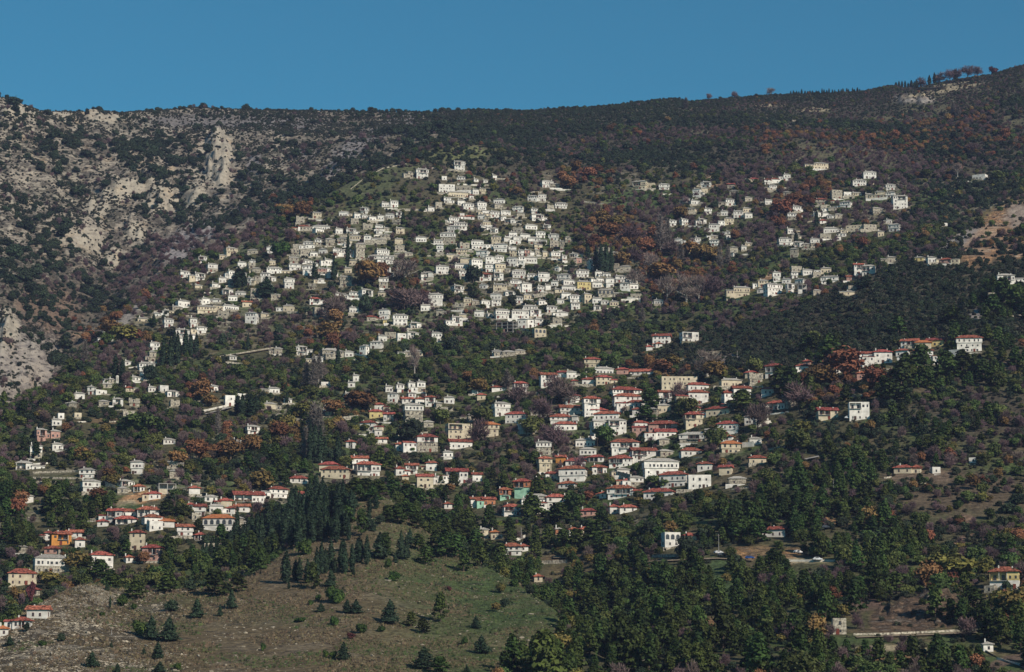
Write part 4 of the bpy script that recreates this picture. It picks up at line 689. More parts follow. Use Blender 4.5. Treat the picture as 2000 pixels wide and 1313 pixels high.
# trees and shrubs read one by one from the photograph: sheet, then kind x foot y height [width]
TSHEET = {
 (0, 900, 3.18): """C 683 915 75|B 760 905 72 80|N 848 857 115 150|Q 938 1112 150 90|Q 1050 1122 150 110|Q 980 1230 105 70|Q 570 1282 98 78|E 380 1122 55 60|Q 60 1147 62 50|E 165 1062 60 50|B 262 1147 34 60|B 870 1082 95 110|E 1066 937 78 95|Q 1222 978 125 80|Q 1366 966 75 36|Q 1438 918 120 60|Q 893 1202 45 25|Q 690 1160 36 26|Q 730 1313 58 40|Q 666 806 52 30|Q 992 1312 66 70|B 1100 1297 46 60|B 636 968 30 40|B 832 925 40 44|N 1330 840 170 200|N 1475 815 120 150|N 1040 822 130 170|E 1180 808 70 90|C 1470 500 200 44|C 1052 600 125 50|N 1370 510 120 110|E 1285 522 70 90|N 1228 465 110 90|R 100 350 130 140|G 120 230 90 110|P 215 520 60 70|Y 480 690 130 170|Y 300 790 110 150|E 480 320 80 90|G 1140 350 90 110|N 1040 340 100 130|R 85 880 110 60|P 140 920 110 60|D 190 900 140 60|C 95 930 80 30|C 165 930 90 34|E 60 960 80 120|N 30 1040 100 110|N 540 700 110 150|N 620 740 130 160|N 700 790 100 150|E 240 960 30 60|R 670 110 70 120|E 560 470 60 90""",
 (500, 900, 3.18): """C 185 762 190 64|C 204 796 45 22|C 245 742 120 50|C 268 745 130 50|C 320 762 140 50|N 350 797 170 100|C 376 750 200 50|C 405 706 190 50|C 430 702 150 44|C 465 690 190 56|C 490 697 90 34|Q 465 782 110 64|C 525 672 140 40|C 550 699 160 46|C 597 692 165 44|C 606 716 50 24|C 576 496 130 32|C 640 634 155 66|C 688 647 172 44|N 655 467 175 110|C 705 326 95 36|Q 730 440 80 36|Q 768 607 160 100|N 800 612 170 120|B 820 667 64 50|Q 865 636 62 34|Q 900 612 175 60|Q 932 612 150 50|Q 955 516 95 50|B 340 897 36 36|B 386 872 46 36|Q 403 937 55 56|B 490 882 105 130|Q 566 945 85 60|Q 622 947 85 80|B 486 1022 62 60|B 275 1001 32 80|B 655 1073 62 82|B 780 1062 40 60|Q 831 1012 148 104|N 962 1030 95 90|N 1036 1072 96 100|N 1145 1000 188 120|Q 1366 1041 78 60|Q 1400 1196 112 96|E 1545 914 66 70|Y 1490 938 60 70|Y 1522 822 60 60|D 1200 808 30 34|D 590 1107 40 64|B 432 1217 46 40|B 480 1227 50 50|Q 542 1236 108 80|Q 1045 1292 134 130|N 1140 1320 110 150|B 860 747 66 86|B 45 1177 48 36|B 1297 1141 52 46|Q 1310 1313 44 40|B 300 585 100 110|C 540 560 75 40|N 1060 645 120 130|N 1290 690 150 110|N 1180 600 160 150|N 1500 690 120 130|N 1400 660 130 130|N 1560 690 90 90|N 30 705 180 100""",
 (500, 900, 3.18001): """N 760 242 130 160|N 850 252 140 170|N 940 282 140 170|N 1010 312 150 160|N 880 392 130 160|N 950 372 110 130|N 820 382 110 120|N 1080 442 150 160|N 1160 482 160 170|N 1250 522 170 170|N 1330 502 150 150|N 1120 562 130 140|N 1240 602 150 160|N 680 205 100 140|N 560 262 120 140|N 480 252 110 140|N 620 190 90 150|N 1370 560 140 150|N 1440 620 130 140|N 1520 640 130 140|N 1000 420 100 110|E 1040 380 70 90|E 770 395 60 70|N 1010 560 110 120|N 500 330 110 120|Q 600 300 110 70|N 560 390 120 110|Q 700 420 110 70|N 640 250 110 120|C 745 300 90 40|N 540 310 120 120|Q 500 440 120 70|N 720 260 110 120|E 560 330 60 80""",
 (800, 900, 3.18): """B 650 780 50 60|E 747 828 64 64|G 565 820 70 70""",
 (0, 0, 1.0): """R 718 562 58 62|R 745 548 40 44|K 792 552 52 72|P 790 610 55 84|P 820 600 40 60|R 640 668 42 60|R 655 640 40 40|R 590 428 36 46|R 1110 372 34 44|R 1150 352 28 36|R 1190 470 40 56|P 1230 478 40 60|R 1175 440 32 42|Y 1205 445 26 36|R 1262 498 38 46|P 1240 515 40 50|R 1215 522 34 44|P 1310 500 36 50|R 1280 470 30 40|Y 1232 508 30 44|R 1350 505 36 50|R 1372 508 34 46|R 1395 512 32 40|R 1330 430 30 40|R 1525 425 36 50|R 1545 400 24 34|R 700 805 44 70|R 650 812 34 50|R 395 782 44 50|R 410 795 26 34|R 385 900 46 52|R 345 912 34 44|R 450 905 52 60|R 490 890 44 50|R 545 860 40 50|Y 560 850 40 40|Y 595 818 36 44|R 215 660 38 56|Y 240 672 40 60|R 160 905 34 40|R 190 980 30 40|R 40 990 34 40|R 85 970 24 30|Y 220 950 26 34|Y 165 905 26 40|R 935 770 34 46|R 915 745 22 30|R 1650 745 70 90|R 1605 760 50 70|R 1710 760 46 60|P 1560 800 60 80|R 1290 735 36 50|Y 1310 725 34 44|R 1395 745 44 60|Y 540 880 30 40|K 1303 590 62 46|K 1340 596 66 60|K 1365 590 56 40|P 1390 585 50 60|R 1290 550 40 60|K 1382 735 60 74|K 1240 560 40 50|K 1270 530 44 40|W 1290 492 80 26|W 1304 488 64 20|W 1330 520 50 18|W 598 764 62 24|W 612 768 78 22|W 622 748 60 20|W 597 900 70 20|W 612 862 78 34|W 622 870 80 26|W 990 762 44 22|W 425 848 58 14|W 474 812 44 12|W 165 708 46 18|W 1406 530 60 16|W 1422 520 44 14|W 1862 230 34 14|W 1872 230 28 12|W 1340 214 26 12|W 1255 632 34 14|W 1700 745 38 14|W 380 866 28 12|W 387 866 26 10|K 1755 840 0.1 0.1|R 635 735 1 1|P 655 625 60 60|P 1010 790 44 60|N 1545 790 76 66|N 1525 770 60 56|N 1620 715 66 60|N 1770 745 58 60|N 1800 740 70 64|N 1850 745 60 60|N 1880 735 54 60|N 1920 745 46 50|N 1740 790 52 70|N 1760 760 56 60|N 1960 600 60 60|N 1985 608 56 60|N 1940 612 40 44|N 1755 655 40 46|N 1860 635 40 60|C 318 722 58 16|C 332 724 64 16|C 346 714 62 15|C 362 698 52 15|C 372 698 46 12|C 383 698 46 12|C 340 705 60 14|C 225 742 48 16|C 238 748 44 16|C 1164 532 50 14|C 1174 534 56 14|C 1184 532 54 14|C 1194 530 46 12|C 1148 505 30 10|C 613 545 32 12|C 652 548 40 12|C 679 525 70 10|C 465 562 40 20|C 470 557 30 18|C 476 560 28 14|C 787 437 24 10|C 300 640 26 10|C 484 684 32 8|C 1385 505 32 14|C 1371 570 1 1|C 1440 400 26 10|C 1595 440 28 10|C 1605 525 28 10|C 1555 475 22 10|C 473 815 44 14|C 464 812 40 14|C 490 815 42 20|C 500 812 40 18|C 660 903 52 12|C 635 900 40 12|C 605 905 80 14|C 625 905 70 16|C 615 890 60 16|C 560 790 24 8|C 660 715 40 10|E 715 612 40 28|E 865 660 30 34|C 716 610 40 16|Q 800 606 34 26|E 925 552 36 40|B 550 502 30 44|E 435 675 26 20|E 1000 600 26 24|E 545 655 24 24|Q 520 580 40 40|E 295 745 34 38|G 270 850 44 90|N 1010 1000 1 1|P 1100 790 60 70|P 1085 770 44 50|P 1060 830 60 60|P 1325 790 50 50|G 1345 815 40 46|N 1270 800 44 50|N 1260 825 34 50|P 935 870 60 60|P 1480 840 60 60|N 1450 800 40 56|G 1400 875 44 50|N 1560 930 50 20|C 1565 940 40 12|C 1250 940 30 12|N 1045 910 30 44|P 1080 880 60 60|P 1130 925 40 40|G 1180 870 40 50|N 1640 920 40 50|G 1560 880 46 60|Y 1570 850 30 40|N 1050 975 44 36|N 1040 1010 44 60|N 1090 1025 44 60|G 1120 1000 40 50|N 1160 1060 44 60|N 1185 1080 40 44|N 1125 1075 44 50|N 1100 1072 40 44|N 1480 1060 44 60|N 1440 1060 40 56|E 1270 1050 34 40|E 1340 1090 44 46|Y 1870 1140 56 90|Y 1835 1130 50 60|Y 1925 1130 44 40|Y 1990 1230 80 80|Y 1960 1200 50 60|R 1960 1240 44 40|N 1900 1190 44 60|N 1975 1190 1 1|P 1890 1250 50 50|G 1040 850 40 50|G 860 830 34 40|E 800 860 44 60|N 1690 990 50 50|Y 1240 740 1 1|G 940 830 40 50|P 700 1000 1 1|Y 510 960 44 50|N 1750 1160 44 44|K 810 730 60 30|K 630 740 26 34|R 1880 400 1 1|Q 1690 560 24 30|B 1928 560 18 26|P 1800 157 24 26|P 1855 150 28 28|P 1890 149 30 34|P 1910 150 24 26|P 1835 152 24 30|P 1870 150 26 26|C 1815 150 20 8|C 1825 148 22 8|C 1866 146 22 10|C 1790 160 18 8|C 1780 162 16 8|D 1940 140 14 20|K 1505 184 18 22|P 1385 194 16 14|P 1435 190 16 18|P 1900 300 26 30|K 1870 345 30 30""",
}
for (ox, oy, sc), txt in TSHEET.items():
    for it in txt.split('|'):
        q = it.split(); v = [float(a) / sc for a in q[1:]]
        if v[2] < 4: continue
        tree(q[0], ox + v[0], oy + v[1], v[2], v[3] if len(v) > 3 else None)

# scatter: where the slope shows and what grows there
NC = 175000
def candidates():
    # uniform over the ground in plan, within and just round the frame
    us_ = rng.uniform(-0.235, 0.235, NC * 2); y2 = rng.uniform(0, 1, NC * 2)
    Y = np.sqrt(800 ** 2 + y2 * (3050 ** 2 - 800 ** 2))
    x = us_ * Y; z = zat(x, Y); s = z / Y
    fu = (us_ - UG[0]) / (UG[1] - UG[0]); iu = fu.astype(int); iy = np.clip(np.searchsorted(YG, Y - 6) - 1, 0, NY - 2)
    vis = s + 5.0 / Y > RM[iu, iy] + 0.0
    px, py = pix(us_, s)
    m = vis & (py < 1400)
    return x[m], Y[m], z[m], px[m], py[m]
cx_, cy_, cz_, cpx, cpy = candidates()
n1 = fbm(cx_ / 70, cy_ / 70, 71, 3); n2 = fbm(cx_ / 26, cy_ / 26, 72, 3); n3 = fbm(cx_ / 120, cy_ / 120, 73, 2)
KINDS_ = ['E', 'G', 'R', 'P', 'Y', 'N', 'C', 'L', '0']          # L: low scrub
def gs(cx, cy, rx, ry, ang=0): 
    a = radians(ang); dx = cpx - cx; dy = cpy - cy; ex = (dx * cos(a) - dy * sin(a)) / rx; ey = (dx * sin(a) + dy * cos(a)) / ry
    q = ex * ex + ey * ey; return np.exp(-.8 * q * np.minimum(q, 30))
def reg(base, items):
    global Wt_
    for g_, k, w in items: Wt_[k] += g_ * w
Wt_ = {k: np.zeros(len(cx_)) for k in KINDS_}
crest = np.interp(cx_ / cy_, KU[10], KY[10]); spurY = np.interp(cx_ / cy_, KU[7], KY[7]); fhY = np.interp(cx_ / cy_, KU[2], KY[2])
mt = (cy_ > crest + 20) & (cpx < 900)
fh = (cy_ < fhY + 12) & (cpx < np.interp(cpy, [1120, 1150, 1195, 1235, 1270, 1300, 1340], [1050, 1070, 1105, 1100, 1050, 1005, 965]) + 22 * fbm(cpy / 13, cpx / 13, 75, 2))
spur = (cy_ < spurY + 30) & (cpx > 1230) & (cpy < 720) & (cy_ > 1480)
up = (~mt) & (cpy < 330)
low = (cpy > 690) & (~fh)
def setw(msk, **kw):
    for k in KINDS_: Wt_[k][msk] = kw.get('O' if k == '0' else k, 0.0)
setw(np.ones(len(cx_), bool), E=.24, G=.40, R=.035, P=.40, Y=.05, L=.40, O=.85)
setw(low, E=.28, G=.50, R=.025, P=.28, Y=.07, N=.06, L=.45, O=.55)
setw(up, E=.58, G=.14, R=.03, P=.34, L=.8, O=.42)
setw(mt, E=.34, L=.75, P=.05, O=.85)
setw(spur, E=.95, G=.16, L=.6, P=.04, O=.34)
setw(fh, O=1.0, L=0.0)
def add(k, cx, cy, rx, ry, w, ang=0, only=None):
    g_ = gs(cx, cy, rx, ry, ang)
    if only is not None: g_ = g_ * only
    Wt_[k] += g_ * w
notfh = ~fh
# mountain: dark masses and bare screes
for q in [(600, 345, 120, 40, 1.6), (700, 335, 90, 36, 1.4), (560, 400, 90, 30, 2.0), (250, 300, 60, 20, 1.2), (300, 292, 40, 20, 1.2), (120, 300, 60, 40, .8), (90, 440, 90, 60, .9), (60, 520, 80, 40, 1.2), (240, 550, 80, 40, .8), (500, 440, 90, 30, 1.5), (420, 520, 60, 20, .6), (470, 205, 260, 9, 2.2), (650, 225, 150, 12, 2.0), (860, 235, 140, 36, 4.5), (780, 215, 100, 14, 3.0), (100, 690, 60, 20, 1.6), (40, 610, 60, 20, 1.4), (120, 715, 30, 40, 3)]: add('E', q[0], q[1], q[2], q[3], q[4], 0, (mt | up))
for q in [(350, 520, 120, 40, 1.0), (440, 470, 120, 26, 1.4), (300, 560, 60, 40, .8), (540, 440, 90, 26, 1.6), (120, 560, 100, 60, .4)]: add('P', q[0], q[1], q[2], q[3], q[4], 0, notfh)
for q in [(350, 480, 40, 34, 3), (365, 460, 18, 20, 3), (405, 450, 14, 28, 3), (425, 320, 28, 56, 8), (240, 372, 45, 18, 6), (315, 385, 28, 30, 6), (375, 385, 28, 20, 5), (265, 455, 18, 18, 5), (160, 462, 30, 20, 3), (50, 700, 60, 60, 3.5), (110, 610, 60, 40, 2), (40, 780, 50, 40, 2.5), (20, 205, 60, 16, 3), (210, 222, 40, 14, 4), (400, 236, 130, 10, 2), (660, 320, 50, 12, 1.2), (590, 300, 40, 16, 1), (700, 280, 60, 16, 1)]: add('0', q[0], q[1], q[2], q[3], q[4], 0, mt)
# upper slopes: rust and bare belts
for q in [(1680, 800, 60, 60, 1), (1480, 370, 120, 30, 1.6), (1650, 290, 150, 34, 1.7), (1780, 300, 180, 50, 1.3), (1930, 250, 130, 60, 1.7), (1600, 330, 120, 30, 1.2), (1750, 330, 90, 40, 1), (1480, 340, 60, 20, 1), (1350, 260, 120, 40, .5), (1470, 215, 60, 10, 1)]: add('P', q[0], q[1], q[2], q[3], q[4], 0, notfh)
for q in [(1650, 285, 130, 22, 1.1), (1900, 270, 150, 46, .8), (1520, 265, 60, 20, .2), (1200, 470, 60, 60, 1.6), (1270, 500, 60, 60, 1.3), (1220, 440, 60, 40, .8), (1330, 530, 70, 30, 1.0), (1530, 415, 40, 26, 3), (1570, 380, 70, 20, 1.5), (1130, 360, 60, 30, 1), (1300, 545, 60, 40, 2), (690, 800, 60, 20, .7), (400, 780, 40, 26, .4), (380, 890, 50, 30, .7), (470, 890, 60, 30, .5), (640, 650, 40, 30, .4), (790, 570, 60, 30, .6), (1640, 750, 110, 40, 2), (1280, 720, 60, 30, 1.2), (1680, 840, 60, 40, .6), (1700, 955, 1, 1, 0), (1880, 940, 120, 50, .5), (220, 650, 60, 30, 1.0), (600, 470, 40, 20, .5), (570, 410, 40, 16, 1.5)]: add('R', q[0], q[1], q[2], q[3], q[4], 0, notfh)
for q in [(1240, 470, 90, 90, 1.6), (1300, 590, 80, 50, 2.0), (1390, 590, 50, 50, 2.0), (900, 620, 80, 40, .6), (620, 540, 200, 80, .5), (840, 600, 50, 50, .8), (1450, 440, 200, 60, .8), (1690, 440, 120, 60, 1.0), (320, 860, 120, 40, .5), (500, 640, 100, 40, .8), (560, 670, 120, 40, .6), (240, 700, 60, 20, 1), (1880, 880, 140, 80, .7), (1060, 870, 90, 60, .8), (1500, 800, 70, 40, .9), (1480, 920, 120, 60, .6), (1650, 1130, 60, 30, 2), (1480, 1170, 70, 30, 3), (1740, 1240, 120, 20, 3), (1560, 1240, 60, 20, 2), (1350, 1100, 60, 20, 3), (1250, 1105, 100, 20, 2), (1900, 1010, 90, 40, 2), (1750, 1000, 60, 30, 1)]: add('P', q[0], q[1], q[2], q[3], q[4], 0, notfh)
for q in [(1060, 660, 190, 50, 1.0), (830, 700, 160, 50, .8), (700, 780, 120, 60, .5), (1100, 620, 60, 30, 1), (1290, 620, 90, 30, .8), (300, 780, 120, 60, .6), (560, 370, 1, 1, 0), (1660, 520, 120, 40, .8)]: add('G', q[0], q[1], q[2], q[3], q[4], 0, notfh)
for q in [(1180, 640, 120, 30, 1), (960, 300, 160, 20, 2.4), (1120, 290, 160, 30, 1.4), (1180, 230, 150, 24, 2.5), (1300, 200, 80, 10, 2), (1780, 200, 250, 30, 3.5), (1900, 170, 140, 24, 4), (1700, 230, 100, 24, 2.5), (1740, 168, 60, 8, 4), (1440, 340, 120, 20, .8), (1250, 330, 100, 30, .8), (1900, 500, 150, 30, 1.5), (1840, 440, 60, 30, 3), (1980, 500, 30, 20, 2), (1890, 380, 120, 30, 1.2), (570, 900, 150, 30, 1.5), (480, 900, 100, 30, .8), (1700, 880, 140, 80, .8)]: add('E', q[0], q[1], q[2], q[3], q[4], 0, notfh)
for q in [(90, 1010, 110, 34, 9), (110, 970, 60, 12, 4), (20, 1050, 40, 30, 4), (200, 1010, 60, 20, 3), (560, 1030, 1, 1, 0), (600, 940, 60, 20, 3), (780, 940, 90, 22, 8), (870, 1020, 90, 40, 9), (960, 1070, 80, 34, 9), (1020, 1100, 60, 30, 6), (300, 1110, 120, 20, 5), (430, 1090, 90, 30, 6), (220, 1110, 50, 20, 3), (1300, 1020, 130, 20, 3), (1350, 1010, 60, 16, 4), (1400, 1030, 1, 1, 0), (1480, 1040, 100, 20, 5), (1600, 1000, 120, 50, 6), (1640, 940, 60, 50, 5), (1250, 1150, 200, 60, 9), (1100, 1250, 140, 60, 12), (1300, 1230, 180, 70, 12), (1450, 1260, 250, 60, 11), (1600, 1100, 90, 50, 5), (1660, 1150, 60, 40, 4), (1700, 1080, 100, 40, 3), (1500, 1160, 110, 40, 3.5), (1880, 1200, 60, 30, 4), (1900, 1280, 140, 50, 4), (1800, 1290, 100, 30, 2), (1620, 1230, 70, 50, 5), (1800, 740, 120, 30, 5), (1880, 700, 100, 40, 3), (1960, 600, 60, 30, 6), (1540, 770, 50, 30, 3), (1620, 700, 40, 24, 4), (1720, 780, 60, 30, 3), (1750, 880, 120, 60, 2), (1950, 880, 90, 60, 1), (1850, 930, 60, 60, .6), (1530, 1000, 80, 20, 4), (1000, 940, 40, 20, 1), (520, 905, 60, 20, 2), (1060, 1290, 90, 40, 10)]: add('N', q[0], q[1], q[2], q[3], q[4], 0, notfh)
for q in [(1000, 1160, 1, 1, 0), (1130, 1110, 110, 20, 1.0), (1160, 1120, 60, 16, 1)]: add('Y', q[0], q[1], q[2], q[3], q[4], 0, notfh)
# bare ground
for q in [(740, 345, 110, 16, .7, 15), (900, 300, 60, 10, 2.5, 0), (1010, 290, 60, 12, 1, 0), (1955, 450, 74, 32, 14, 35), (1930, 478, 50, 16, 10, 30), (1990, 425, 24, 24, 10, 0), (1880, 468, 36, 10, 4, 25), (1988, 490, 20, 12, 8, 0), (1380, 692, 36, 10, 6, 0), (1330, 708, 36, 6, 4, 22), (1180, 665, 30, 8, 4, 42), (1770, 192, 22, 8, 8, 0), (1803, 193, 18, 8, 8, 0), (1545, 239, 9, 7, 8, 0), (1850, 172, 80, 5, 6, 8), (1800, 1195, 95, 34, 14, 14), (1700, 1170, 40, 16, 6, 20), (1410, 1118, 26, 40, 7, 35), (1400, 1150, 26, 16, 5, 0), (1150, 1120, 90, 14, 1.5, 0), (275, 972, 40, 12, 6, 12), (1440, 925, 26, 7, 5, 0), (1460, 1080, 20, 10, 8, 0), (1545, 1085, 16, 12, 8, 0), (1490, 1076, 22, 8, 6, 0), (1730, 1280, 70, 12, 3, 0), (1500, 920, 100, 30, .8, 0), (1870, 960, 130, 40, .9, 0), (1900, 810, 100, 40, .8, 0), (1920, 560, 100, 30, .2, 0), (1390, 1225, 12, 14, 8, 0), (1000, 1019, 50, 6, 8, 0), (260, 610, 80, 8, 3, 38), (1905, 615, 12, 12, 5, 0), (1770, 720, 24, 8, 3, 0), (1190, 395, 50, 10, .8, 0), (1500, 540, 30, 5, 5, 40), (700, 362, 50, 12, .4, 0), (1240, 400, 60, 20, .8, 0), (1460, 1190, 40, 12, 4, 20), (1560, 1200, 30, 10, 4, 20), (1670, 1140, 30, 14, 4, 20), (1350, 1190, 40, 8, 3, 10), (1200, 1200, 30, 8, 3, 0), (1130, 1290, 40, 8, 3, 0), (1420, 1290, 40, 8, 3, 0), (1260, 1272, 50, 10, 5, 0), (1640, 1050, 40, 10, 3, 0), (1800, 1110, 40, 14, 2, 0), (1970, 1290, 30, 10, 2, 20), (225, 825, 60, 10, 2, 0), (1880, 1020, 40, 20, 1, 0)]: add('0', q[0], q[1] + (11 if q[1] > 900 else 3), q[2] * 1.12, q[3] + (14 if q[1] > 900 else 3), q[4] * (3 if q[1] > 900 else 1.5), q[5])
n4 = fbm(cx_ / 38, cy_ / 60, 76, 3)
nL = fbm(cx_ / 150, (cy_ + .4 * cx_) / 170, 79, 2); nC = fbm(cx_ / 45, cy_ / 90, 80, 3)
Wt_['E'] *= np.where(up, np.clip(1 + 3.6 * nL, .12, 3.5), 1); Wt_['P'] *= np.where(up, np.clip(1 - 3.0 * nL, .15, 3), 1); Wt_['0'] += up * 2.5 * sstep(.18, .34, nC) * (1 - sstep(.1, .4, nL)) * (cpy > 205)
# patchiness; on the mountain the scrub runs in slanting bands between the strata
st_ = fbm((cx_ + .9 * cy_) / 30, (cx_ - .5 * cy_) / 110, 74, 3)
Wt_['E'] = np.where(mt, Wt_['E'] * np.clip(1 + 3.0 * st_, .05, 4), Wt_['E'])
Wt_['E'] *= np.clip(1 + 1.6 * n1, .1, 3); Wt_['G'] *= np.clip(1 - 1.4 * n1, .1, 3); Wt_['R'] *= np.clip(1 + 2.2 * n2, .05, 4); Wt_['P'] *= np.clip(1 + 1.8 * n3, .1, 3); Wt_['Y'] *= np.clip(1 - 2.5 * n2, .05, 4); Wt_['N'] *= np.clip(1 + 1.3 * n2 + .8 * n1, .08, 3); Wt_['0'] *= np.clip(1 - 2.6 * n2 * (1 + mt) + 1.6 * n4 * (~mt), .03, 5)
rsc = ((cpx > 1600) & (cpy > 770) & (cpy < 1060)); Wt_['L'] *= np.where(rsc, 2.2, 1); Wt_['0'] *= np.where(rsc, 1.8, 1); Wt_['P'] *= np.where(rsc, 1.5, 1); Wt_['N'] *= np.where(rsc, .3, 1)
grg = (mt & (cpx < 240) & (cpy > 440) & (cpy < 660)); Wt_['E'] *= np.where(grg, 2.2, 1)  # dark scrub thickened to stand in for shade in the gorge
Wt_['N'] = np.minimum(Wt_['N'], 3.6); Wt_['P'] *= np.where((cpy > 1080) & (~fh), 1.6, 1)
Wm = np.stack([Wt_[k] for k in KINDS_], 1); Wm /= Wm.sum(1, keepdims=True)
ch = (Wm.cumsum(1) > rng.random((len(cx_), 1))).argmax(1)
hm = {'E': (3.4, 1.3), 'G': (4.4, 1.5), 'R': (6.2, 1.6), 'P': (5.2, 1.5), 'Y': (4.6, 1.2), 'N': (9.3, 1.9), 'C': (9, 2), 'L': (1.5, .5), '0': (0, 0)}
hh = np.array([hm[k][0] for k in KINDS_])[ch] + rng.standard_normal(len(ch)) * np.array([hm[k][1] for k in KINDS_])[ch] * .6
kk = np.array(KINDS_)[ch]
hh = np.where(up & (kk != 'L'), hh * .95, hh); hh = np.where(mt & (kk == 'E'), hh * (.55 + 1.5 * rng.random(len(hh)) ** 2.2), hh); hh = np.where(spur & (kk != 'N'), 2.1 * np.exp(.3 * rng.standard_normal(len(hh))), hh); hh = np.where(up & ((kk == 'R') | (kk == 'P')), hh * .8, hh)
ppm = FPX / cy_; hh = np.where(kk == 'L', hh, hh * np.exp(rng.normal(-.05, .26, len(hh)))); far_ = sstep(2560, 2700, cy_); hh = np.where(kk == 'L', hh, hh * (1 - .42 * far_)); hpx = hh * ppm
HTL = dict(HT, L=1.6, **{'0': 1}); WDL = dict(WD, L=2.6, **{'0': 1})
wpx = hh / np.array([HTL[k] for k in kk]) * np.array([WDL[k] for k in kk]) * ppm
keep = (kk != '0') & (hh > .6)
# thin by kind: big crowns stand farther apart than scrub
dens = {'E': .40, 'G': .30, 'R': .22, 'P': .26, 'Y': .25, 'N': .135, 'C': .2, 'L': .95, '0': 0}
dn = np.array([dens[k] for k in KINDS_])[ch]; dn = np.where(mt & (kk == 'E'), .34, dn); dn = np.where(spur & (kk == 'E'), 1.0, dn); dn = np.where((cpy > 900) & (kk != 'N'), dn * 1.25, dn)
keep &= rng.random(len(kk)) < dn * 1.12
for h in HS:      # keep the fronts of the houses free
    front = (np.abs(cpx - h['cx']) < (h['w'] + wpx) / 2 * .82) & (cpy > h['y1'] - 1) & (cpy - hpx < h['y1'] - .10 * h['h'])
    inside = (np.abs(cpx - h['cx']) < h['w'] / 2 + wpx * .3) & (cpy <= h['y1']) & (cpy > h['y1'] - .55 * h['h']) & (cy_ < h['Y'] + 14)
    keep &= ~(inside | (front & (cy_ < h['Y'] + 3) & (rng.random(len(kk)) > .04)))
for sx, sy, sw, sh in [(1499, 828, 30, 40), (1553, 869, 46, 12), (1586, 896, 26, 8), (229, 750, 14, 18), (634, 804, 12, 16), (1790, 1236, 240, 7), (1404, 1085, 24, 14), (470, 692, 130, 8), (430, 803, 60, 8), (1656, 820, 14, 7), (1596, 1097, 20, 7), (1464, 1094, 14, 7), (1083, 1101, 50, 10), (1300, 1089, 50, 6), (1645, 1241, 26, 30), (1965, 1290, 60, 10), (1461, 874, 24, 10), (1585, 1097, 80, 5), (1217, 938, 28, 12), (108, 935, 90, 16)]:
    keep &= ~((np.abs(cpx - sx) < (sw + .7 * wpx) / 2) & (cpy > sy - sh) & (cpy - hpx < sy - .25 * sh))
for t in TREES:
    if t['h'] > 25: keep &= ~((np.abs(cpx - t['px']) < 5) & (cpy >= t['py'] - 2) & (cpy < t['py'] + 12) & (hpx > .4 * t['h']))
idx = np.nonzero(keep)[0]
print('scatter kept', len(idx), {k: int((kk[idx] == k).sum()) for k in KINDS_})
# the largest of each kind become trees of their own, the rest grow as one mass per kind
MASS = {'E': 'evergreen_scrub', 'G': 'green_thicket', 'R': 'autumn_woodland', 'P': 'bare_woodland', 'Y': 'yellowing_thicket', 'N': 'pine_wood', 'L': 'low_scrub'}
MLAB = {'E': 'dark evergreen oak scrub over the mountain', 'G': 'green thicket between the houses and terraces', 'R': 'rust brown autumn woodland on the slopes', 'P': 'leafless purple grey woodland on the slopes', 'Y': 'yellowing thicket scattered below the villages', 'N': 'dense pine wood on the lower slopes', 'L': 'knee high scrub and heath on stony ground'}
BUSH = [crown('bush', round_lobes(s_, 1.3, 1.6, 4, .05), 170, .24, 'E', s_, .8) for s_ in (101, 102, 103)]
MF['L'] = leafmat('low_scrub_leaves', (0.042, 0.045, 0.026), (0.024, 0.027, 0.018), .4, .05)
for b_ in BUSH: b_.materials.clear(); b_.materials.append(MF['L'])
LITE = {k: CR[k] for k in 'EGRPYN'}; LITE['L'] = BUSH
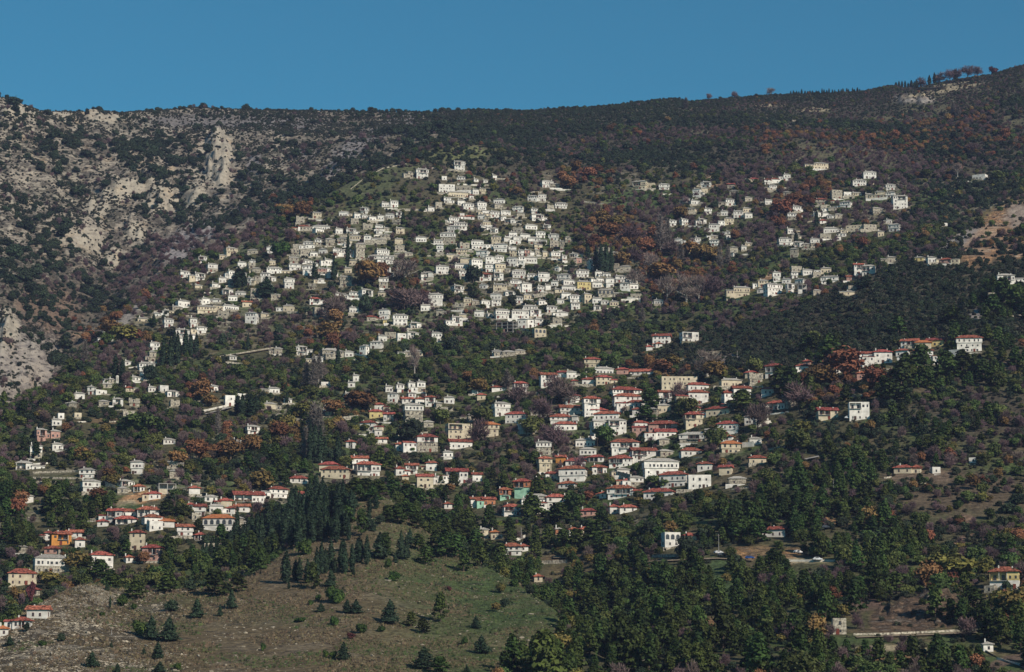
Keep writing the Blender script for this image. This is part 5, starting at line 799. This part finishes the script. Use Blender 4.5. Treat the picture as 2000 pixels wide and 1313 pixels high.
def mass(name, kind, ids, label):
    protos = []
    for j, me in enumerate(LITE[kind]):
        protos.append(me)
    g_ = np.random.default_rng(5)
    me = bpy.data.meshes.new(name); n = len(ids); me.vertices.add(n)
    P = np.stack([cx_[ids], cy_[ids], cz_[ids] - .3], 1); me.vertices.foreach_set('co', P.astype(np.float32).ravel())
    s_ = (hh[ids] / HTL[kind]); sc_ = np.stack([s_ * g_.uniform(.85, 1.25, n), s_ * g_.uniform(.85, 1.25, n), s_], 1)
    rot = np.zeros((n, 3)); rot[:, 2] = g_.uniform(0, 6.283, n); rot[:, :2] = g_.normal(0, .06, (n, 2))
    for nm, arr in (('scl', sc_), ('rot', rot)):
        a = me.attributes.new(nm, 'FLOAT_VECTOR', 'POINT'); a.data.foreach_set('vector', arr.astype(np.float32).ravel())
    a = me.attributes.new('pick', 'INT', 'POINT'); a.data.foreach_set('value', g_.integers(0, len(protos), n).astype(np.int32))
    me.update(); o = ob(name, me); tag(o, label, kind='stuff')
    ng = bpy.data.node_groups.new(name, 'GeometryNodeTree'); ng.interface.new_socket('Geometry', in_out='INPUT', socket_type='NodeSocketGeometry'); ng.interface.new_socket('Geometry', in_out='OUTPUT', socket_type='NodeSocketGeometry')
    N, Lk = ng.nodes, ng.links; gi = N.new('NodeGroupInput'); go = N.new('NodeGroupOutput'); ip = N.new('GeometryNodeInstanceOnPoints'); jn = N.new('GeometryNodeJoinGeometry')
    for j, pm in list(enumerate(protos))[::-1]:
        po = bpy.data.objects.new(name + '_plant', pm); oi = N.new('GeometryNodeObjectInfo'); oi.inputs['Object'].default_value = po; oi.inputs['As Instance'].default_value = True; Lk.new(oi.outputs['Geometry'], jn.inputs[0])
    ip.inputs['Pick Instance'].default_value = True
    def na(nm, t):
        x = N.new('GeometryNodeInputNamedAttribute'); x.data_type = t; x.inputs[0].default_value = nm; return x.outputs[0]
    Lk.new(gi.outputs[0], ip.inputs['Points']); Lk.new(jn.outputs[0], ip.inputs['Instance']); Lk.new(na('pick', 'INT'), ip.inputs['Instance Index'])
    e2 = N.new('FunctionNodeEulerToRotation'); Lk.new(na('rot', 'FLOAT_VECTOR'), e2.inputs[0]); Lk.new(e2.outputs[0], ip.inputs['Rotation']); Lk.new(na('scl', 'FLOAT_VECTOR'), ip.inputs['Scale'])
    Lk.new(ip.outputs[0], go.inputs[0]); md = o.modifiers.new('plants', 'NODES'); md.node_group = ng
    return o
SINGLES = {'N': 235, 'R': 90, 'Y': 50, 'G': 90, 'P': 60, 'E': 60}
for k in ['E', 'G', 'R', 'P', 'Y', 'N', 'L']:
    ids = idx[kk[idx] == k]
    if k in SINGLES:
        inframe = (cpx[ids] > 5) & (cpx[ids] < 1995) & (cpy[ids] < 1330)
        order = np.argsort(-(hpx[ids] * inframe)); big = ids[order[:SINGLES[k]]]; ids = ids[order[SINGLES[k]:]]
        for i in big:
            s_ = hh[i] / HT[k]; root = empty(NAME[k], (cx_[i], cy_[i], cz_[i] - .3), RND.random() * 6.28); root.scale = (s_, s_, s_)
            ob('trunk', TR[k], root); ob('crown', RND.choice(CR[k]), root)
            TREES.append(dict(kind=k, px=float(cpx[i]), py=float(cpy[i]), h=float(hpx[i]), root=root, note=None, Y=float(cy_[i])))
    mass(MASS[k], k, ids, MLAB[k])
# belts of cypresses on the near ridge and the row along the skyline
def belt(n, xa, xb, ya, yb, ha, hb, kind='C', mx=999):
    for j in range(n):
        f = (j + RND.random()) / n; px = xa + (xb - xa) * f; py = ya + (yb - ya) * f + RND.uniform(-8, 10)
        tree(kind, px, py, RND.uniform(ha, hb), RND.uniform(.22, .3) * hb if kind == 'C' else None)
belt(26, 500, 680, 1072, 1050, 44, 66); belt(22, 520, 690, 1050, 1012, 46, 72); belt(12, 440, 510, 1090, 1060, 40, 60); belt(9, 370, 450, 1110, 1080, 30, 46); belt(10, 560, 640, 1010, 985, 46, 60)
for j in range(26): tree('C', 1545 + j * 5.4 + RND.uniform(-1.5, 1.5), float(np.interp(1545 + j * 5.4, [p[0] for p in SKYLINE], [p[1] for p in SKYLINE])) + 4, RND.uniform(6, 11), 4)
for j in range(9): tree('C', 1750 + j * 6, float(np.interp(1750 + j * 6, [p[0] for p in SKYLINE], [p[1] for p in SKYLINE])) + 4, RND.uniform(8, 15), 5)
# ---------------------------------------------------------------- stones and tufts on the bare hill (nobody could count them)
def scatter_simple(name, protos, n, cond, smin, smax, label, flat=0):
    u = rng.uniform(-0.225, 0.06, n * 3); Y = rng.uniform(800, 1230, n * 3); x = u * Y; z = zat(x, Y); px, py = pix(u, z / Y)
    fy_ = np.interp(u, KU[2], KY[2]); m = (Y < fy_ + 8) & (px < 1110) & (py < 1335) & (px > -60); m &= cond(px, py, x, Y)
    ii = np.nonzero(m)[0][:n]; n = len(ii)
    me = bpy.data.meshes.new(name); me.vertices.add(n); me.vertices.foreach_set('co', np.stack([x[ii], Y[ii], z[ii] - .05], 1).astype(np.float32).ravel())
    sc_ = rng.uniform(smin, smax, (n, 3)) * (1 + 1.2 * (rng.random((n, 1)) < .06)); rot = np.zeros((n, 3)); rot[:, 2] = rng.uniform(0, 6.283, n); rot[:, 0] = rng.normal(0, flat, n)
    global cx_, cy_, cz_
    for nm, arr in (('scl', sc_), ('rot', rot)):
        a = me.attributes.new(nm, 'FLOAT_VECTOR', 'POINT'); a.data.foreach_set('vector', arr.astype(np.float32).ravel())
    a = me.attributes.new('pick', 'INT', 'POINT'); a.data.foreach_set('value', rng.integers(0, len(protos), n).astype(np.int32)); me.update()
    o = ob(name, me); tag(o, label, kind='stuff'); md = o.modifiers.new('pieces', 'NODES'); md.node_group = inst_group(name, protos)
def inst_group(name, protos):
    ng = bpy.data.node_groups.new(name, 'GeometryNodeTree'); ng.interface.new_socket('Geometry', in_out='INPUT', socket_type='NodeSocketGeometry'); ng.interface.new_socket('Geometry', in_out='OUTPUT', socket_type='NodeSocketGeometry')
    N, Lk = ng.nodes, ng.links; gi = N.new('NodeGroupInput'); go = N.new('NodeGroupOutput'); ip = N.new('GeometryNodeInstanceOnPoints'); jn = N.new('GeometryNodeJoinGeometry')
    for pm in protos[::-1]:
        po = bpy.data.objects.new(name + '_piece', pm); oi = N.new('GeometryNodeObjectInfo'); oi.inputs['Object'].default_value = po; oi.inputs['As Instance'].default_value = True; Lk.new(oi.outputs['Geometry'], jn.inputs[0])
    ip.inputs['Pick Instance'].default_value = True
    def na(nm, t):
        x = N.new('GeometryNodeInputNamedAttribute'); x.data_type = t; x.inputs[0].default_value = nm; return x.outputs[0]
    Lk.new(gi.outputs[0], ip.inputs['Points']); Lk.new(jn.outputs[0], ip.inputs['Instance']); Lk.new(na('pick', 'INT'), ip.inputs['Instance Index'])
    e2 = N.new('FunctionNodeEulerToRotation'); Lk.new(na('rot', 'FLOAT_VECTOR'), e2.inputs[0]); Lk.new(e2.outputs[0], ip.inputs['Rotation']); Lk.new(na('scl', 'FLOAT_VECTOR'), ip.inputs['Scale'])
    Lk.new(ip.outputs[0], go.inputs[0]); return ng
M_STONE = mat('limestone', (0.30, 0.255, 0.19), scale=2, var=.25, rnd=.3)
def stone(seed):
    g = np.random.default_rng(seed); v = ICO1 * (1 + .25 * g.standard_normal((len(ICO1), 1))) * [1, .8, .5]; return mesh('stone', v, ICO1F, [M_STONE])
STONES = [stone(s_) for s_ in (1, 2, 3)]
def tuft(seed, m):
    g = np.random.default_rng(seed); b = MB()
    for k in range(16):
        a = g.uniform(0, 6.28); r = g.uniform(0, .35); lx, ly = g.normal(0, .25, 2); x, y = r * cos(a), r * sin(a); w = .07
        b.add([(x - w, y, 0), (x + w, y, 0), (x + lx, y + ly, g.uniform(.4, .8))], [(0, 1, 2)])
    return b.me('tuft', [m])
M_DRY = mat('dry_grass', (0.185, 0.14, 0.082), scale=.5, rnd=.35, hue=.03); M_GRN = mat('green_grass', (0.085, 0.115, 0.040), scale=.5, rnd=.35, hue=.03)
scatter_simple('hill_stones', STONES, 26000, lambda px, py, x, y: (rng.random(len(px)) < np.clip(.95 - px / 430, .035, 1) * (.35 + 1.3 * (fbm(x / 15, y / 15, 88, 3) > .05))), .18, .62, 'pale limestones strewn over the bare hill', .2)
scatter_simple('dry_grass_tufts', [tuft(s_, M_DRY) for s_ in (1, 2)], 34000, lambda px, py, x, y: fbm(x / 25, y / 25, 89, 3) > -.15 + .5 * sstep(600, 1000, px), .4, 1.0, 'dry tan grass tufts on the bare hill')
scatter_simple('green_grass_tufts', [tuft(s_, M_GRN) for s_ in (3, 4)], 20000, lambda px, py, x, y: fbm(x / 25, y / 25, 90, 3) > .15 - .5 * sstep(500, 900, px), .4, .95, 'green grass tufts on the right flank of the bare hill')

# ---------------------------------------------------------------- walls, paths and barriers
M_WHITEWALL = mat('white_wall_render', (0.62, 0.58, 0.50), scale=.4, var=.15)
def along(pts, step=5.0):
    P = []
    for (ax, ay), (bx, by) in zip(pts[:-1], pts[1:]):
        n = max(2, int(abs(bx - ax) / 3)); 
        for k in range(n): P.append((ax + (bx - ax) * k / n, ay + (by - ay) * k / n))
    P.append(pts[-1]); Q = []
    for p in P:
        x, y, z = hit(*p)
        if Q and abs(y - Q[-1][1]) > 25: y = Q[-1][1] + (4 if y > Q[-1][1] else -4); x = us(*p)[0] * y; z = float(zat(x, y))
        Q.append((float(x), float(y), z))
    return Q
WALLS = []
def wall(pts, hpx, m='s', name='retaining_wall'):
    P = along(pts); h = max(.8, hpx / (FPX / P[0][1])); b = MB(); o = P[0]; t = .6
    for (x0, y0, z0), (x1, y1, z1) in zip(P[:-1], P[1:]):
        v = [(x0, y0, z0 - 3), (x1, y1, z1 - 3), (x1, y1 + t, z1 - 3), (x0, y0 + t, z0 - 3), (x0, y0, z0 + h), (x1, y1, z1 + h), (x1, y1 + t, z1 + h), (x0, y0 + t, z0 + h)]
        b.add([(a - o[0], c - o[1], d - o[2]) for a, c, d in v], [(0, 1, 5, 4), (1, 2, 6, 5), (2, 3, 7, 6), (3, 0, 4, 7), (4, 5, 6, 7)])
    r = ob(name, b.me(name, [M_WALL['s'] if m == 's' else M_WHITEWALL]), None, o); r['kind'] = 'thing'
    WALLS.append(dict(root=r, px=(pts[0][0] + pts[-1][0]) / 2, py=pts[0][1], m=m, w=abs(pts[-1][0] - pts[0][0]), name=name)); return r
for L_ in """458 733 484 733 8 w|437 711 485 716 6 s|390 806 462 790 4 w|657 823 700 818 8 s|850 802 885 802 7 s|64 925 152 922 4 s|64 935 150 936 4 s|60 944 140 946 5 s|205 950 225 958 10 s|1070 643 1098 640 8 w|1127 615 1225 598 3 s|1255 376 1281 375 8 s|1292 382 1313 382 4 w|1392 372 1410 372 5 s|1492 377 1541 372 6 s|1326 422 1360 421 8 s|1449 499 1479 497 3 w|1364 568 1405 561 12 w|1349 563 1413 564 2 w|1275 577 1313 576 6 s|1213 592 1251 590 8 w|1539 430 1569 428 4 s|1518 483 1541 484 6 s|1648 389 1669 387 7 s|1865 357 1893 356 3 w|1970 347 2000 348 4 w|838 330 916 337 4 s|893 361 948 364 3 w|780 411 826 412 4 s|890 489 925 494 5 s|867 598 904 600 4 s|881 573 913 575 3 s|1043 582 1081 577 8 s|1225 587 1251 591 8 w|1259 585 1280 581 6 w|750 329 794 321 2 s|685 370 713 348 2 s|713 348 751 328 2 s|757 413 807 412 4 s|587 427 615 427 4 s|643 462 707 463 3 s|713 478 755 477 10 s|680 620 715 620 2 s|689 695 720 701 6 w|992 788 1025 778 12 s|1236 702 1266 704 5 s|1203 932 1233 940 13 s|1449 874 1473 872 10 w|1058 1102 1108 1100 7 s|1273 1089 1325 1088 6 s|1190 1034 1225 1033 6 s|1199 1048 1246 1051 8 s|1007 1058 1026 1050 6 w|1212 1293 1259 1290 3 w|317 1056 390 1053 8 s|399 1070 468 1070 9 s|170 1020 207 1018 7 s|1540 1097 1632 1097 4 w|1631 778 1689 778 8 s|1744 948 1810 946 5 s|1936 623 2000 616 2 s|404 701 534 680 1.5 s|720 508 760 512 3 s|950 430 975 432 4 s|1100 530 1120 534 4 s|985 640 1040 650 6 s|1820 470 1850 468 2 s|560 500 600 502 4 s|335 560 380 556 3 s|300 610 330 606 3 s|640 560 670 562 4 s|800 560 845 556 4 s|560 612 600 614 5 s|800 470 840 466 3 s|1120 480 1150 484 3 s|960 350 1010 352 3 s|1140 395 1180 400 3 s|1430 420 1460 416 3 s|1580 405 1620 402 3 s|1640 455 1700 450 3 s|880 940 930 944 5 s|780 950 830 952 6 s|1500 880 1530 874 4 s|760 690 800 694 4 s|240 610 275 606 3 s|280 745 330 748 4 s|190 770 230 774 3 s|520 720 560 724 3 s""".split('|'):
    q = L_.split(); wall([(float(q[0]), float(q[1])), (float(q[2]), float(q[3]))], float(q[4]), q[5])
RW = random.Random(77)
for h in [q for q in HS if 300 < q['y1'] < 960 and 'u' not in q['code']]:
    if RW.random() > .30: continue
    cx0 = h['cx'] + RW.uniform(-.9, .9) * h['w']; y0 = h['y1'] + RW.uniform(3, 13); ln = RW.uniform(12, 42); tl = RW.uniform(-.12, .12) * ln
    hit_house = any(abs(cx0 - k['cx']) < (ln + k['w']) / 2 * .8 and k['y0'] < y0 < k['y1'] for k in HS)
    if hit_house: continue
    wall([(cx0 - ln / 2, y0 - tl / 2), (cx0 + ln / 2, y0 + tl / 2)], RW.uniform(1.6, 3.6), 'w' if RW.random() < .2 else 's')
wall([(1667, 1241), (1730, 1240), (1820, 1236), (1909, 1231)], 1.6, 's', 'roadside_barrier'); wall([(1947, 1288), (2000, 1302)], 4, 'w', 'roadside_barrier')
M_ROAD = mat('pale_concrete_road', (0.34, 0.31, 0.27), scale=.3); M_TRACK = mat('earth_track', (0.27, 0.21, 0.14), scale=.3)
def road(pts, w, m, name):
    P = along(pts); b = MB()
    for (x0, y0, z0), (x1, y1, z1) in zip(P[:-1], P[1:]):
        b.add([(x0, y0 - w / 2, z0 + .12), (x1, y1 - w / 2, z1 + .12), (x1, y1 + w / 2, float(zat(x1, y1 + w / 2)) + .25), (x0, y0 + w / 2, float(zat(x0, y0 + w / 2)) + .25)], [(0, 1, 2, 3)])
    tag(ob(name, b.me(name, [m])), kind='structure')
road([(1529, 876), (1553, 869), (1577, 859)], 8, M_ROAD, 'road'); road([(1572, 899), (1600, 893)], 6, M_ROAD, 'road'); road([(404, 704), (470, 693), (534, 683)], 6, M_TRACK, 'path')
road([(1790, 177), (1850, 174)], 16, M_TRACK, 'path'); road([(1840, 163), (1905, 156)], 14, M_TRACK, 'path'); road([(1672, 1246), (1820, 1241), (1909, 1236)], 5, M_TRACK, 'road'); road([(1080, 1090), (1270, 1098), (1400, 1092), (1470, 1096)], 5, M_TRACK, 'road')
road([(395, 812), (430, 803), (462, 795)], 5, M_ROAD, 'path'); road([(1925, 1272), (1960, 1290), (2000, 1306)], 5, M_ROAD, 'road')

# ---------------------------------------------------------------- single things
def place(px, py): x, y, z = hit(px, py); return x, y, z, FPX / y
def belfry(px, py, hpx, name, label, wide):
    x, y, z, p = place(px, py); h = hpx / p; s = h / 8.0; r = empty(name, (x, y, z)); r.scale = (s * wide, s, s)
    ob('base', MB().box(-1.3, 1.3, -.8, .8, -3, 3.2).me('base', [M_WHITEWALL]), r)
    for q in (-1.3, -.25, .8): ob('pier', MB().box(q, q + .5, -.6, .6, 3.2, 6.2).me('pier', [M_WHITEWALL]), r)
    g = MB(); g.box(-1.35, 1.35, -.65, .65, 6.2, 6.9); hip(g, -1.5, 1.5, -.8, .8, 6.9, 1.0); ob('cap', g.me('cap', [M_WHITEWALL]), r)
    for q in (-.55, .55):
        bl = MB(); bl.tube([(q, 0, 6.1), (q, 0, 5.6), (q, 0, 5.0)], [.05, .22, .34], 8); ob('bell', bl.me('bell', [M_WOODD]), r)
    tag(r, label, 'bell tower')
belfry(229, 750, 17, 'bell_gable', 'slim white bell gable beside the small stone chapel', .9)
belfry(634, 804, 14, 'church_tower', 'small white church tower left of the rust brown wood', 1.1)
x, y, z, p = place(1499, 828); r = empty('war_memorial', (x, y, z)); s = 38 / p / 9.5; r.scale = (s, s, s)
ob('plinth', MB().box(-2.6, 2.6, -2, 2, -3, .6).box(-1.5, 1.5, -1.2, 1.2, .6, 1.6).me('plinth', [M_WHITEWALL]), r)
ob('column', MB().tube([(0, 0, 1.6), (0, 0, 3), (0, 0, 7)], [.62, .42, .3], 8).me('column', [M_WHITEWALL]), r)
ob('cross', MB().box(-.22, .22, -.2, .2, 7, 9.5).box(-.9, -.22, -.18, .18, 8.3, 8.75).box(.22, .9, -.18, .18, 8.3, 8.75).me('cross', [M_WHITEWALL]), r)
for q in (-6.5, 2.9): ob('kerb_wall', MB().box(q, q + 3.6, -1.4, -.9, -2, .9).me('kerb_wall', [M_WHITEWALL]), r)
tag(r, 'white stone memorial column with a cross on a stepped plinth', 'memorial')
POLES = []
for px, py, hp in [(1167, 880, 26), (973, 930, 34), (945, 935, 34), (1404, 1085, 42), (1519, 762, 20), (1935, 1215, 34), (1628, 965, 30), (1075, 925, 30), (1324, 790, 24), (493, 1030, 22), (343, 985, 22), (1846, 530, 20), (785, 605, 14), (1440, 700, 16), (1500, 1010, 24), (218, 1240, 10), (1364, 745, 16), (1228, 1210, 14), (1018, 1060, 30), (1258, 900, 20)]:
    x, y, z, p = place(px, py); h = hp / p; r = empty('utility_pole', (x, y, z), RND.uniform(-.5, .5)); th = max(.14, .35 / p * 1.0)
    ob('pole', MB().tube([(0, 0, -1), (0, 0, h)], [th, th * .7], 6).me('pole', [M_BARK if px % 2 else M_CONC]), r)
    ob('crossarm', MB().box(-.8, .8, -.08, .08, h - .8, h - .62).me('crossarm', [M_BARK]), r); POLES.append(dict(root=r, px=px, py=py))
M_CW = mat('white_car_paint', (.6, .6, .6), rough=.3, spec=.5); M_CB = mat('blue_car_paint', (.03, .08, .28), rough=.3, spec=.5); M_CD = mat('dark_car_paint', (.04, .045, .06), rough=.3, spec=.5); M_TYRE = mat('tyre_rubber', (.02, .02, .02)); M_LAMP = mat('lamp_glass', (.7, .7, .65), rough=.2)
def carbody():
    pts = [(-2.1, .35), (2.1, .35), (2.15, .8), (1.3, 1.0), (.6, 1.45), (-1.2, 1.5), (-1.9, 1.0), (-2.15, .85)]
    n = len(pts); return [(x, -.85, z) for x, z in pts] + [(x, .85, z) for x, z in pts], [tuple(range(n)), tuple(range(n, 2 * n))[::-1]] + [(i, i + n, (i + 1) % n + n, (i + 1) % n) for i in range(n)]
CARS = []
for px, py, m, rz, lab in [(1403, 1084, M_CW, .4, 'white car parked by the utility pole on the road bend'), (1464, 1094, M_CB, -.2, 'blue car below the orange earth cutting'), (1596, 1097, M_CW, .1, 'white car beside the low white road wall among pines'), (886, 944, M_CD, .05, 'dark car in front of the balconied red roofed house'), (1656, 820, M_CW, .1, 'white car at the foot of the modern white block'), (1558, 1083, M_CW, .6, 'white car above the small cliff in the pines'), (1410, 1088, M_CD, .3, 'dark car behind the white car on the road bend'), (1612, 1034, M_CD, .2, 'dark car under the small earth scar')]:
    x, y, z, p = place(px, py); r = empty('parked_car', (x, y - 1, z + .5), rz); v, f = carbody(); ob('body', mesh('body', v, f, [m]), r)
    ob('cabin_window', MB().box(-1.0, .5, -.88, .88, 1.02, 1.36).me('cabin_window', [M_GLASS]), r)
    for wx in (-1.3, 1.3):
        for wy in (-.86, .86): ob('wheel', MB().tube([(wx, wy - .1, .33), (wx, wy + .1, .33)], [.34, .34], 10).me('wheel', [M_TYRE]), r)
    for wy in (-.6, .6): ob('headlight', MB().box(2.1, 2.17, wy - .15, wy + .15, .62, .78).me('headlight', [M_LAMP]), r)
    tag(r, lab, 'car', 'parked cars')

# ---------------------------------------------------------------- air
hz = MB().box(-6600, 6600, -1600, 6900, -23, 1350).me('haze', [])
mh_ = bpy.data.materials.new('haze_air'); mh_.use_nodes = True; nn_ = mh_.node_tree.nodes; nn_.clear()
pv = nn_.new('ShaderNodeVolumePrincipled'); pv.inputs['Color'].default_value = (0.52, 0.60, 1.0, 1); pv.inputs['Density'].default_value = 3.4e-5; pv.inputs['Anisotropy'].default_value = 0.0
oo_ = nn_.new('ShaderNodeOutputMaterial'); mh_.node_tree.links.new(pv.outputs[0], oo_.inputs['Volume']); hz.materials.append(mh_)
tag(ob('haze', hz), 'thin blue air between the camera and the mountain', kind='stuff')
# ---------------------------------------------------------------- labels: how a thing looks and what it stands by
LM = [(425, 320, 'the pale rock spire'), (898, 325, 'the highest white mansion'), (872, 368, 'the long plain upper building'), (822, 340, 'the mansion on the grassy shoulder'), (1178, 505, 'the dark cypress clump'), (985, 635, 'the wide unfinished frame'), (1140, 558, 'the long yellow house'),
 (345, 700, 'the tall cypress group'), (490, 620, 'the lone white tower house'), (287, 720, 'the broad white manor'), (229, 740, 'the white bell gable'), (605, 745, 'the tall grey poplars'), (800, 760, 'the row of little towers'), (634, 800, 'the small church tower'),
 (912, 840, 'the grey damaged building'), (1178, 840, 'the blue-sided white house'), (1325, 755, 'the big cream apartment block'), (1499, 815, 'the white memorial column'), (1290, 915, 'the big white slate-roofed villa'), (1005, 960, 'the mint green brick houses'), (1680, 805, 'the modern white block'),
 (1892, 672, 'the tall white corner villa'), (1965, 546, 'the lone blue-sided house'), (1960, 1130, 'the white and yellow villa'), (120, 1048, 'the orange house'), (268, 1055, 'the stone tower house'), (425, 1020, 'the arcaded church hall'), (43, 1128, 'the cream house low down'),
 (267, 910, 'the tall white mansion'), (84, 850, 'the pink balconied house'), (180, 935, 'the long stone terraces'), (565, 548, 'the square white tower'), (1560, 565, 'the large white hotel'), (1604, 325, 'the long cream top house'), (1690, 345, 'the hillside manor with chimneys'), (1745, 400, 'the stacked balcony house'),
 (1390, 510, 'the red plane grove'), (1295, 480, 'the two grey poplars'), (1340, 375, 'the cube house by rust trees'), (465, 785, 'the plain white hall'), (718, 540, 'the big round rust tree'), (792, 535, 'the bare brown plane tree'), (851, 590, 'the white tower with hip roof'), (675, 920, 'the twin red-roofed houses'),
 (835, 862, 'the broad red-roofed chalet'), (892, 930, 'the white house with loggia'), (1115, 925, 'the jettied red-roofed house'), (1340, 1052, 'the white arcaded house'), (1015, 1060, 'the white gabled house'), (1517, 1040, 'the red-roofed house in pines'), (345, 1205, 'the pair of dark conifers'), (180, 1142, 'the rocky hilltop'),
 (560, 1100, 'the tall lone cypress'), (860, 1180, 'the layered pine'), (1645, 1225, 'the concrete hut'), (1800, 1195, 'the bare rocky knoll'), (1000, 1020, 'the bright green field'), (1405, 1125, 'the green gully'), (1850, 920, 'the small stone houses right'), (1960, 450, 'the orange cliff'), (1375, 695, 'the pale quarry scar'),
 (1185, 665, 'the diagonal rock outcrop'), (770, 1165, 'the round bright shrub'), (1730, 535, 'the houses on the spur'), (1790, 690, 'the row of red roofs'), (1100, 370, 'the dark red tree'), (1240, 470, 'the rust brown copse'), (630, 425, 'the red-tiled corner house'), (1870, 160, 'the ridge top farm'), (1330, 200, 'the pale ridge poplar'),
 (400, 780, 'the rust tree below the hall'), (1200, 1290, 'the low white field wall'), (1600, 980, 'the dark pine belt'), (60, 990, 'the rust tree at the edge'), (1100, 700, 'the green ravine'), (700, 690, 'the long walled terrace'), (1550, 1090, 'the orange earth cutting'), (1300, 1200, 'the lower pine wood'), (1560, 865, 'the concrete road bend'), (840, 1000, 'the dark ridge pines')]
ORD = ['nearest', 'second nearest', 'third nearest', 'fourth nearest', 'fifth nearest', 'sixth nearest', 'seventh nearest', 'eighth nearest', 'ninth nearest', 'tenth nearest', 'eleventh nearest', 'twelfth nearest', 'thirteenth nearest', 'fourteenth nearest', 'fifteenth nearest', 'sixteenth nearest', 'seventeenth nearest', 'eighteenth nearest', 'nineteenth nearest', 'twentieth nearest']
ORD += ['twenty-%s nearest' % q for q in ('first', 'second', 'third', 'fourth', 'fifth', 'sixth', 'seventh', 'eighth', 'ninth')] + ['thirtieth nearest'] + ['thirty-%s nearest' % q for q in ('first', 'second', 'third', 'fourth', 'fifth', 'sixth', 'seventh', 'eighth', 'ninth')] + ['fortieth nearest'] + ['forty-%s nearest' % q for q in ('first', 'second', 'third', 'fourth', 'fifth', 'sixth', 'seventh', 'eighth', 'ninth')]
items = []
WLN = {'w': 'white', 'c': 'cream', 's': 'stone', 'y': 'yellow', 'n': 'ochre orange', 'p': 'pinkish', 'm': 'mint green'}
RFN = {'g': 'slate roof', 'r': 'red roof', 'o': 'orange roof', 'f': 'flat roof', 'x': 'no roof'}
for h in HS:
    c = h['code']; asp = h['W'] / h['H']; sz = 'wide' if asp > 2.2 else 'narrow' if asp < 1.0 else ('low' if h['n'] == 1 else '')
    if 'b' in c[2:]: sz = 'big'
    if 't' in c[2:]: sz = 'tall'
    look = ' '.join(x for x in (sz, WLN[c[1]], ('balcony ' if 'l' in c[2:] else '') + 'house with', RFN[c[0]]) if x)
    if 'u' in c[2:]: look = 'bare concrete frame building'
    up_ = h['y1'] < 690 or (h['cx'] < 620 and h['y1'] < 900)
    items.append((h['root'], h['cx'], h['y1'], look, 'house' if 'u' not in c[2:] else 'building', ('red roofed houses' if c[0] in 'ro' else 'traditional houses') + (' of the upper village' if up_ else ' of the lower village')))
TN = {'N': ('dark green pine', 'pine'), 'Q': ('dense conical conifer', 'conifer'), 'C': ('slim dark cypress', 'cypress'), 'R': ('rust leaved tree', 'tree'), 'G': ('green leafy tree', 'tree'), 'Y': ('yellowing tree', 'tree'), 'E': ('dark evergreen tree', 'tree'), 'P': ('leafless purplish tree', 'tree'), 'K': ('bare pale-trunked tree', 'tree'), 'W': ('bare grey poplar', 'poplar'), 'B': ('rounded green shrub', 'shrub'), 'D': ('dark red shrub', 'shrub')}
TG = {'N': 'pines', 'Q': 'conical conifers', 'C': 'cypresses', 'R': 'rust leaved trees', 'G': 'green trees', 'Y': 'yellowing trees', 'E': 'evergreen trees', 'P': 'leafless trees', 'K': 'bare plane trees', 'W': 'bare poplars', 'B': 'green shrubs', 'D': 'dark red shrubs'}
med = {k: float(np.median([t['h'] for t in TREES if t['kind'] == k])) for k in {t['kind'] for t in TREES}}
for t in TREES:
    sz = 'tall ' if t['h'] > med[t['kind']] * 1.25 else 'small ' if t['h'] < med[t['kind']] * .75 else ''
    items.append((t['root'], t['px'], t['py'], sz + TN[t['kind']][0], TN[t['kind']][1], TG[t['kind']] + ' on the slope'))
for w_ in WALLS:
    items.append((w_['root'], w_['px'], w_['py'], ('long ' if w_['w'] > 45 else '') + ('white' if w_['m'] == 'w' else 'stone') + (' roadside barrier' if w_['name'] != 'retaining_wall' else ' garden wall'), 'wall', 'walls between the terraces'))
for w_ in POLES: items.append((w_['root'], w_['px'], w_['py'], 'thin utility pole', 'utility pole', 'utility poles'))
buckets = {}
for it in items:
    o, x, y, look, cat, grp = it; best = None
    for a, b_, nm in LM:
        d = math.hypot(x - a, y - b_)
        if d > 14 and (best is None or d < best[0]): best = (d, a, b_, nm)
    d, a, b_, nm = best; dx, dy = x - a, y - b_
    rel = ('left of' if dx < 0 else 'right of') if abs(dx) > 1.1 * abs(dy) else ('above' if dy < 0 else 'below')
    buckets.setdefault((look, rel, nm), []).append((d, it))
for (look, rel, nm), L_ in buckets.items():
    L_.sort(key=lambda q: q[0])
    for k, (d, it) in enumerate(L_):
        o, x, y, look, cat, grp = it
        if len(L_) > 1:
            od = ORD[min(k, len(ORD) - 1)]
            lab = '%s, %s %s %s' % (look, od, rel, nm)
        else: lab = '%s %s %s' % (look, rel, nm)
        if len(lab.split()) > 16: lab = lab.replace(' house with', ' house,')
        tag(o, lab, cat, grp)
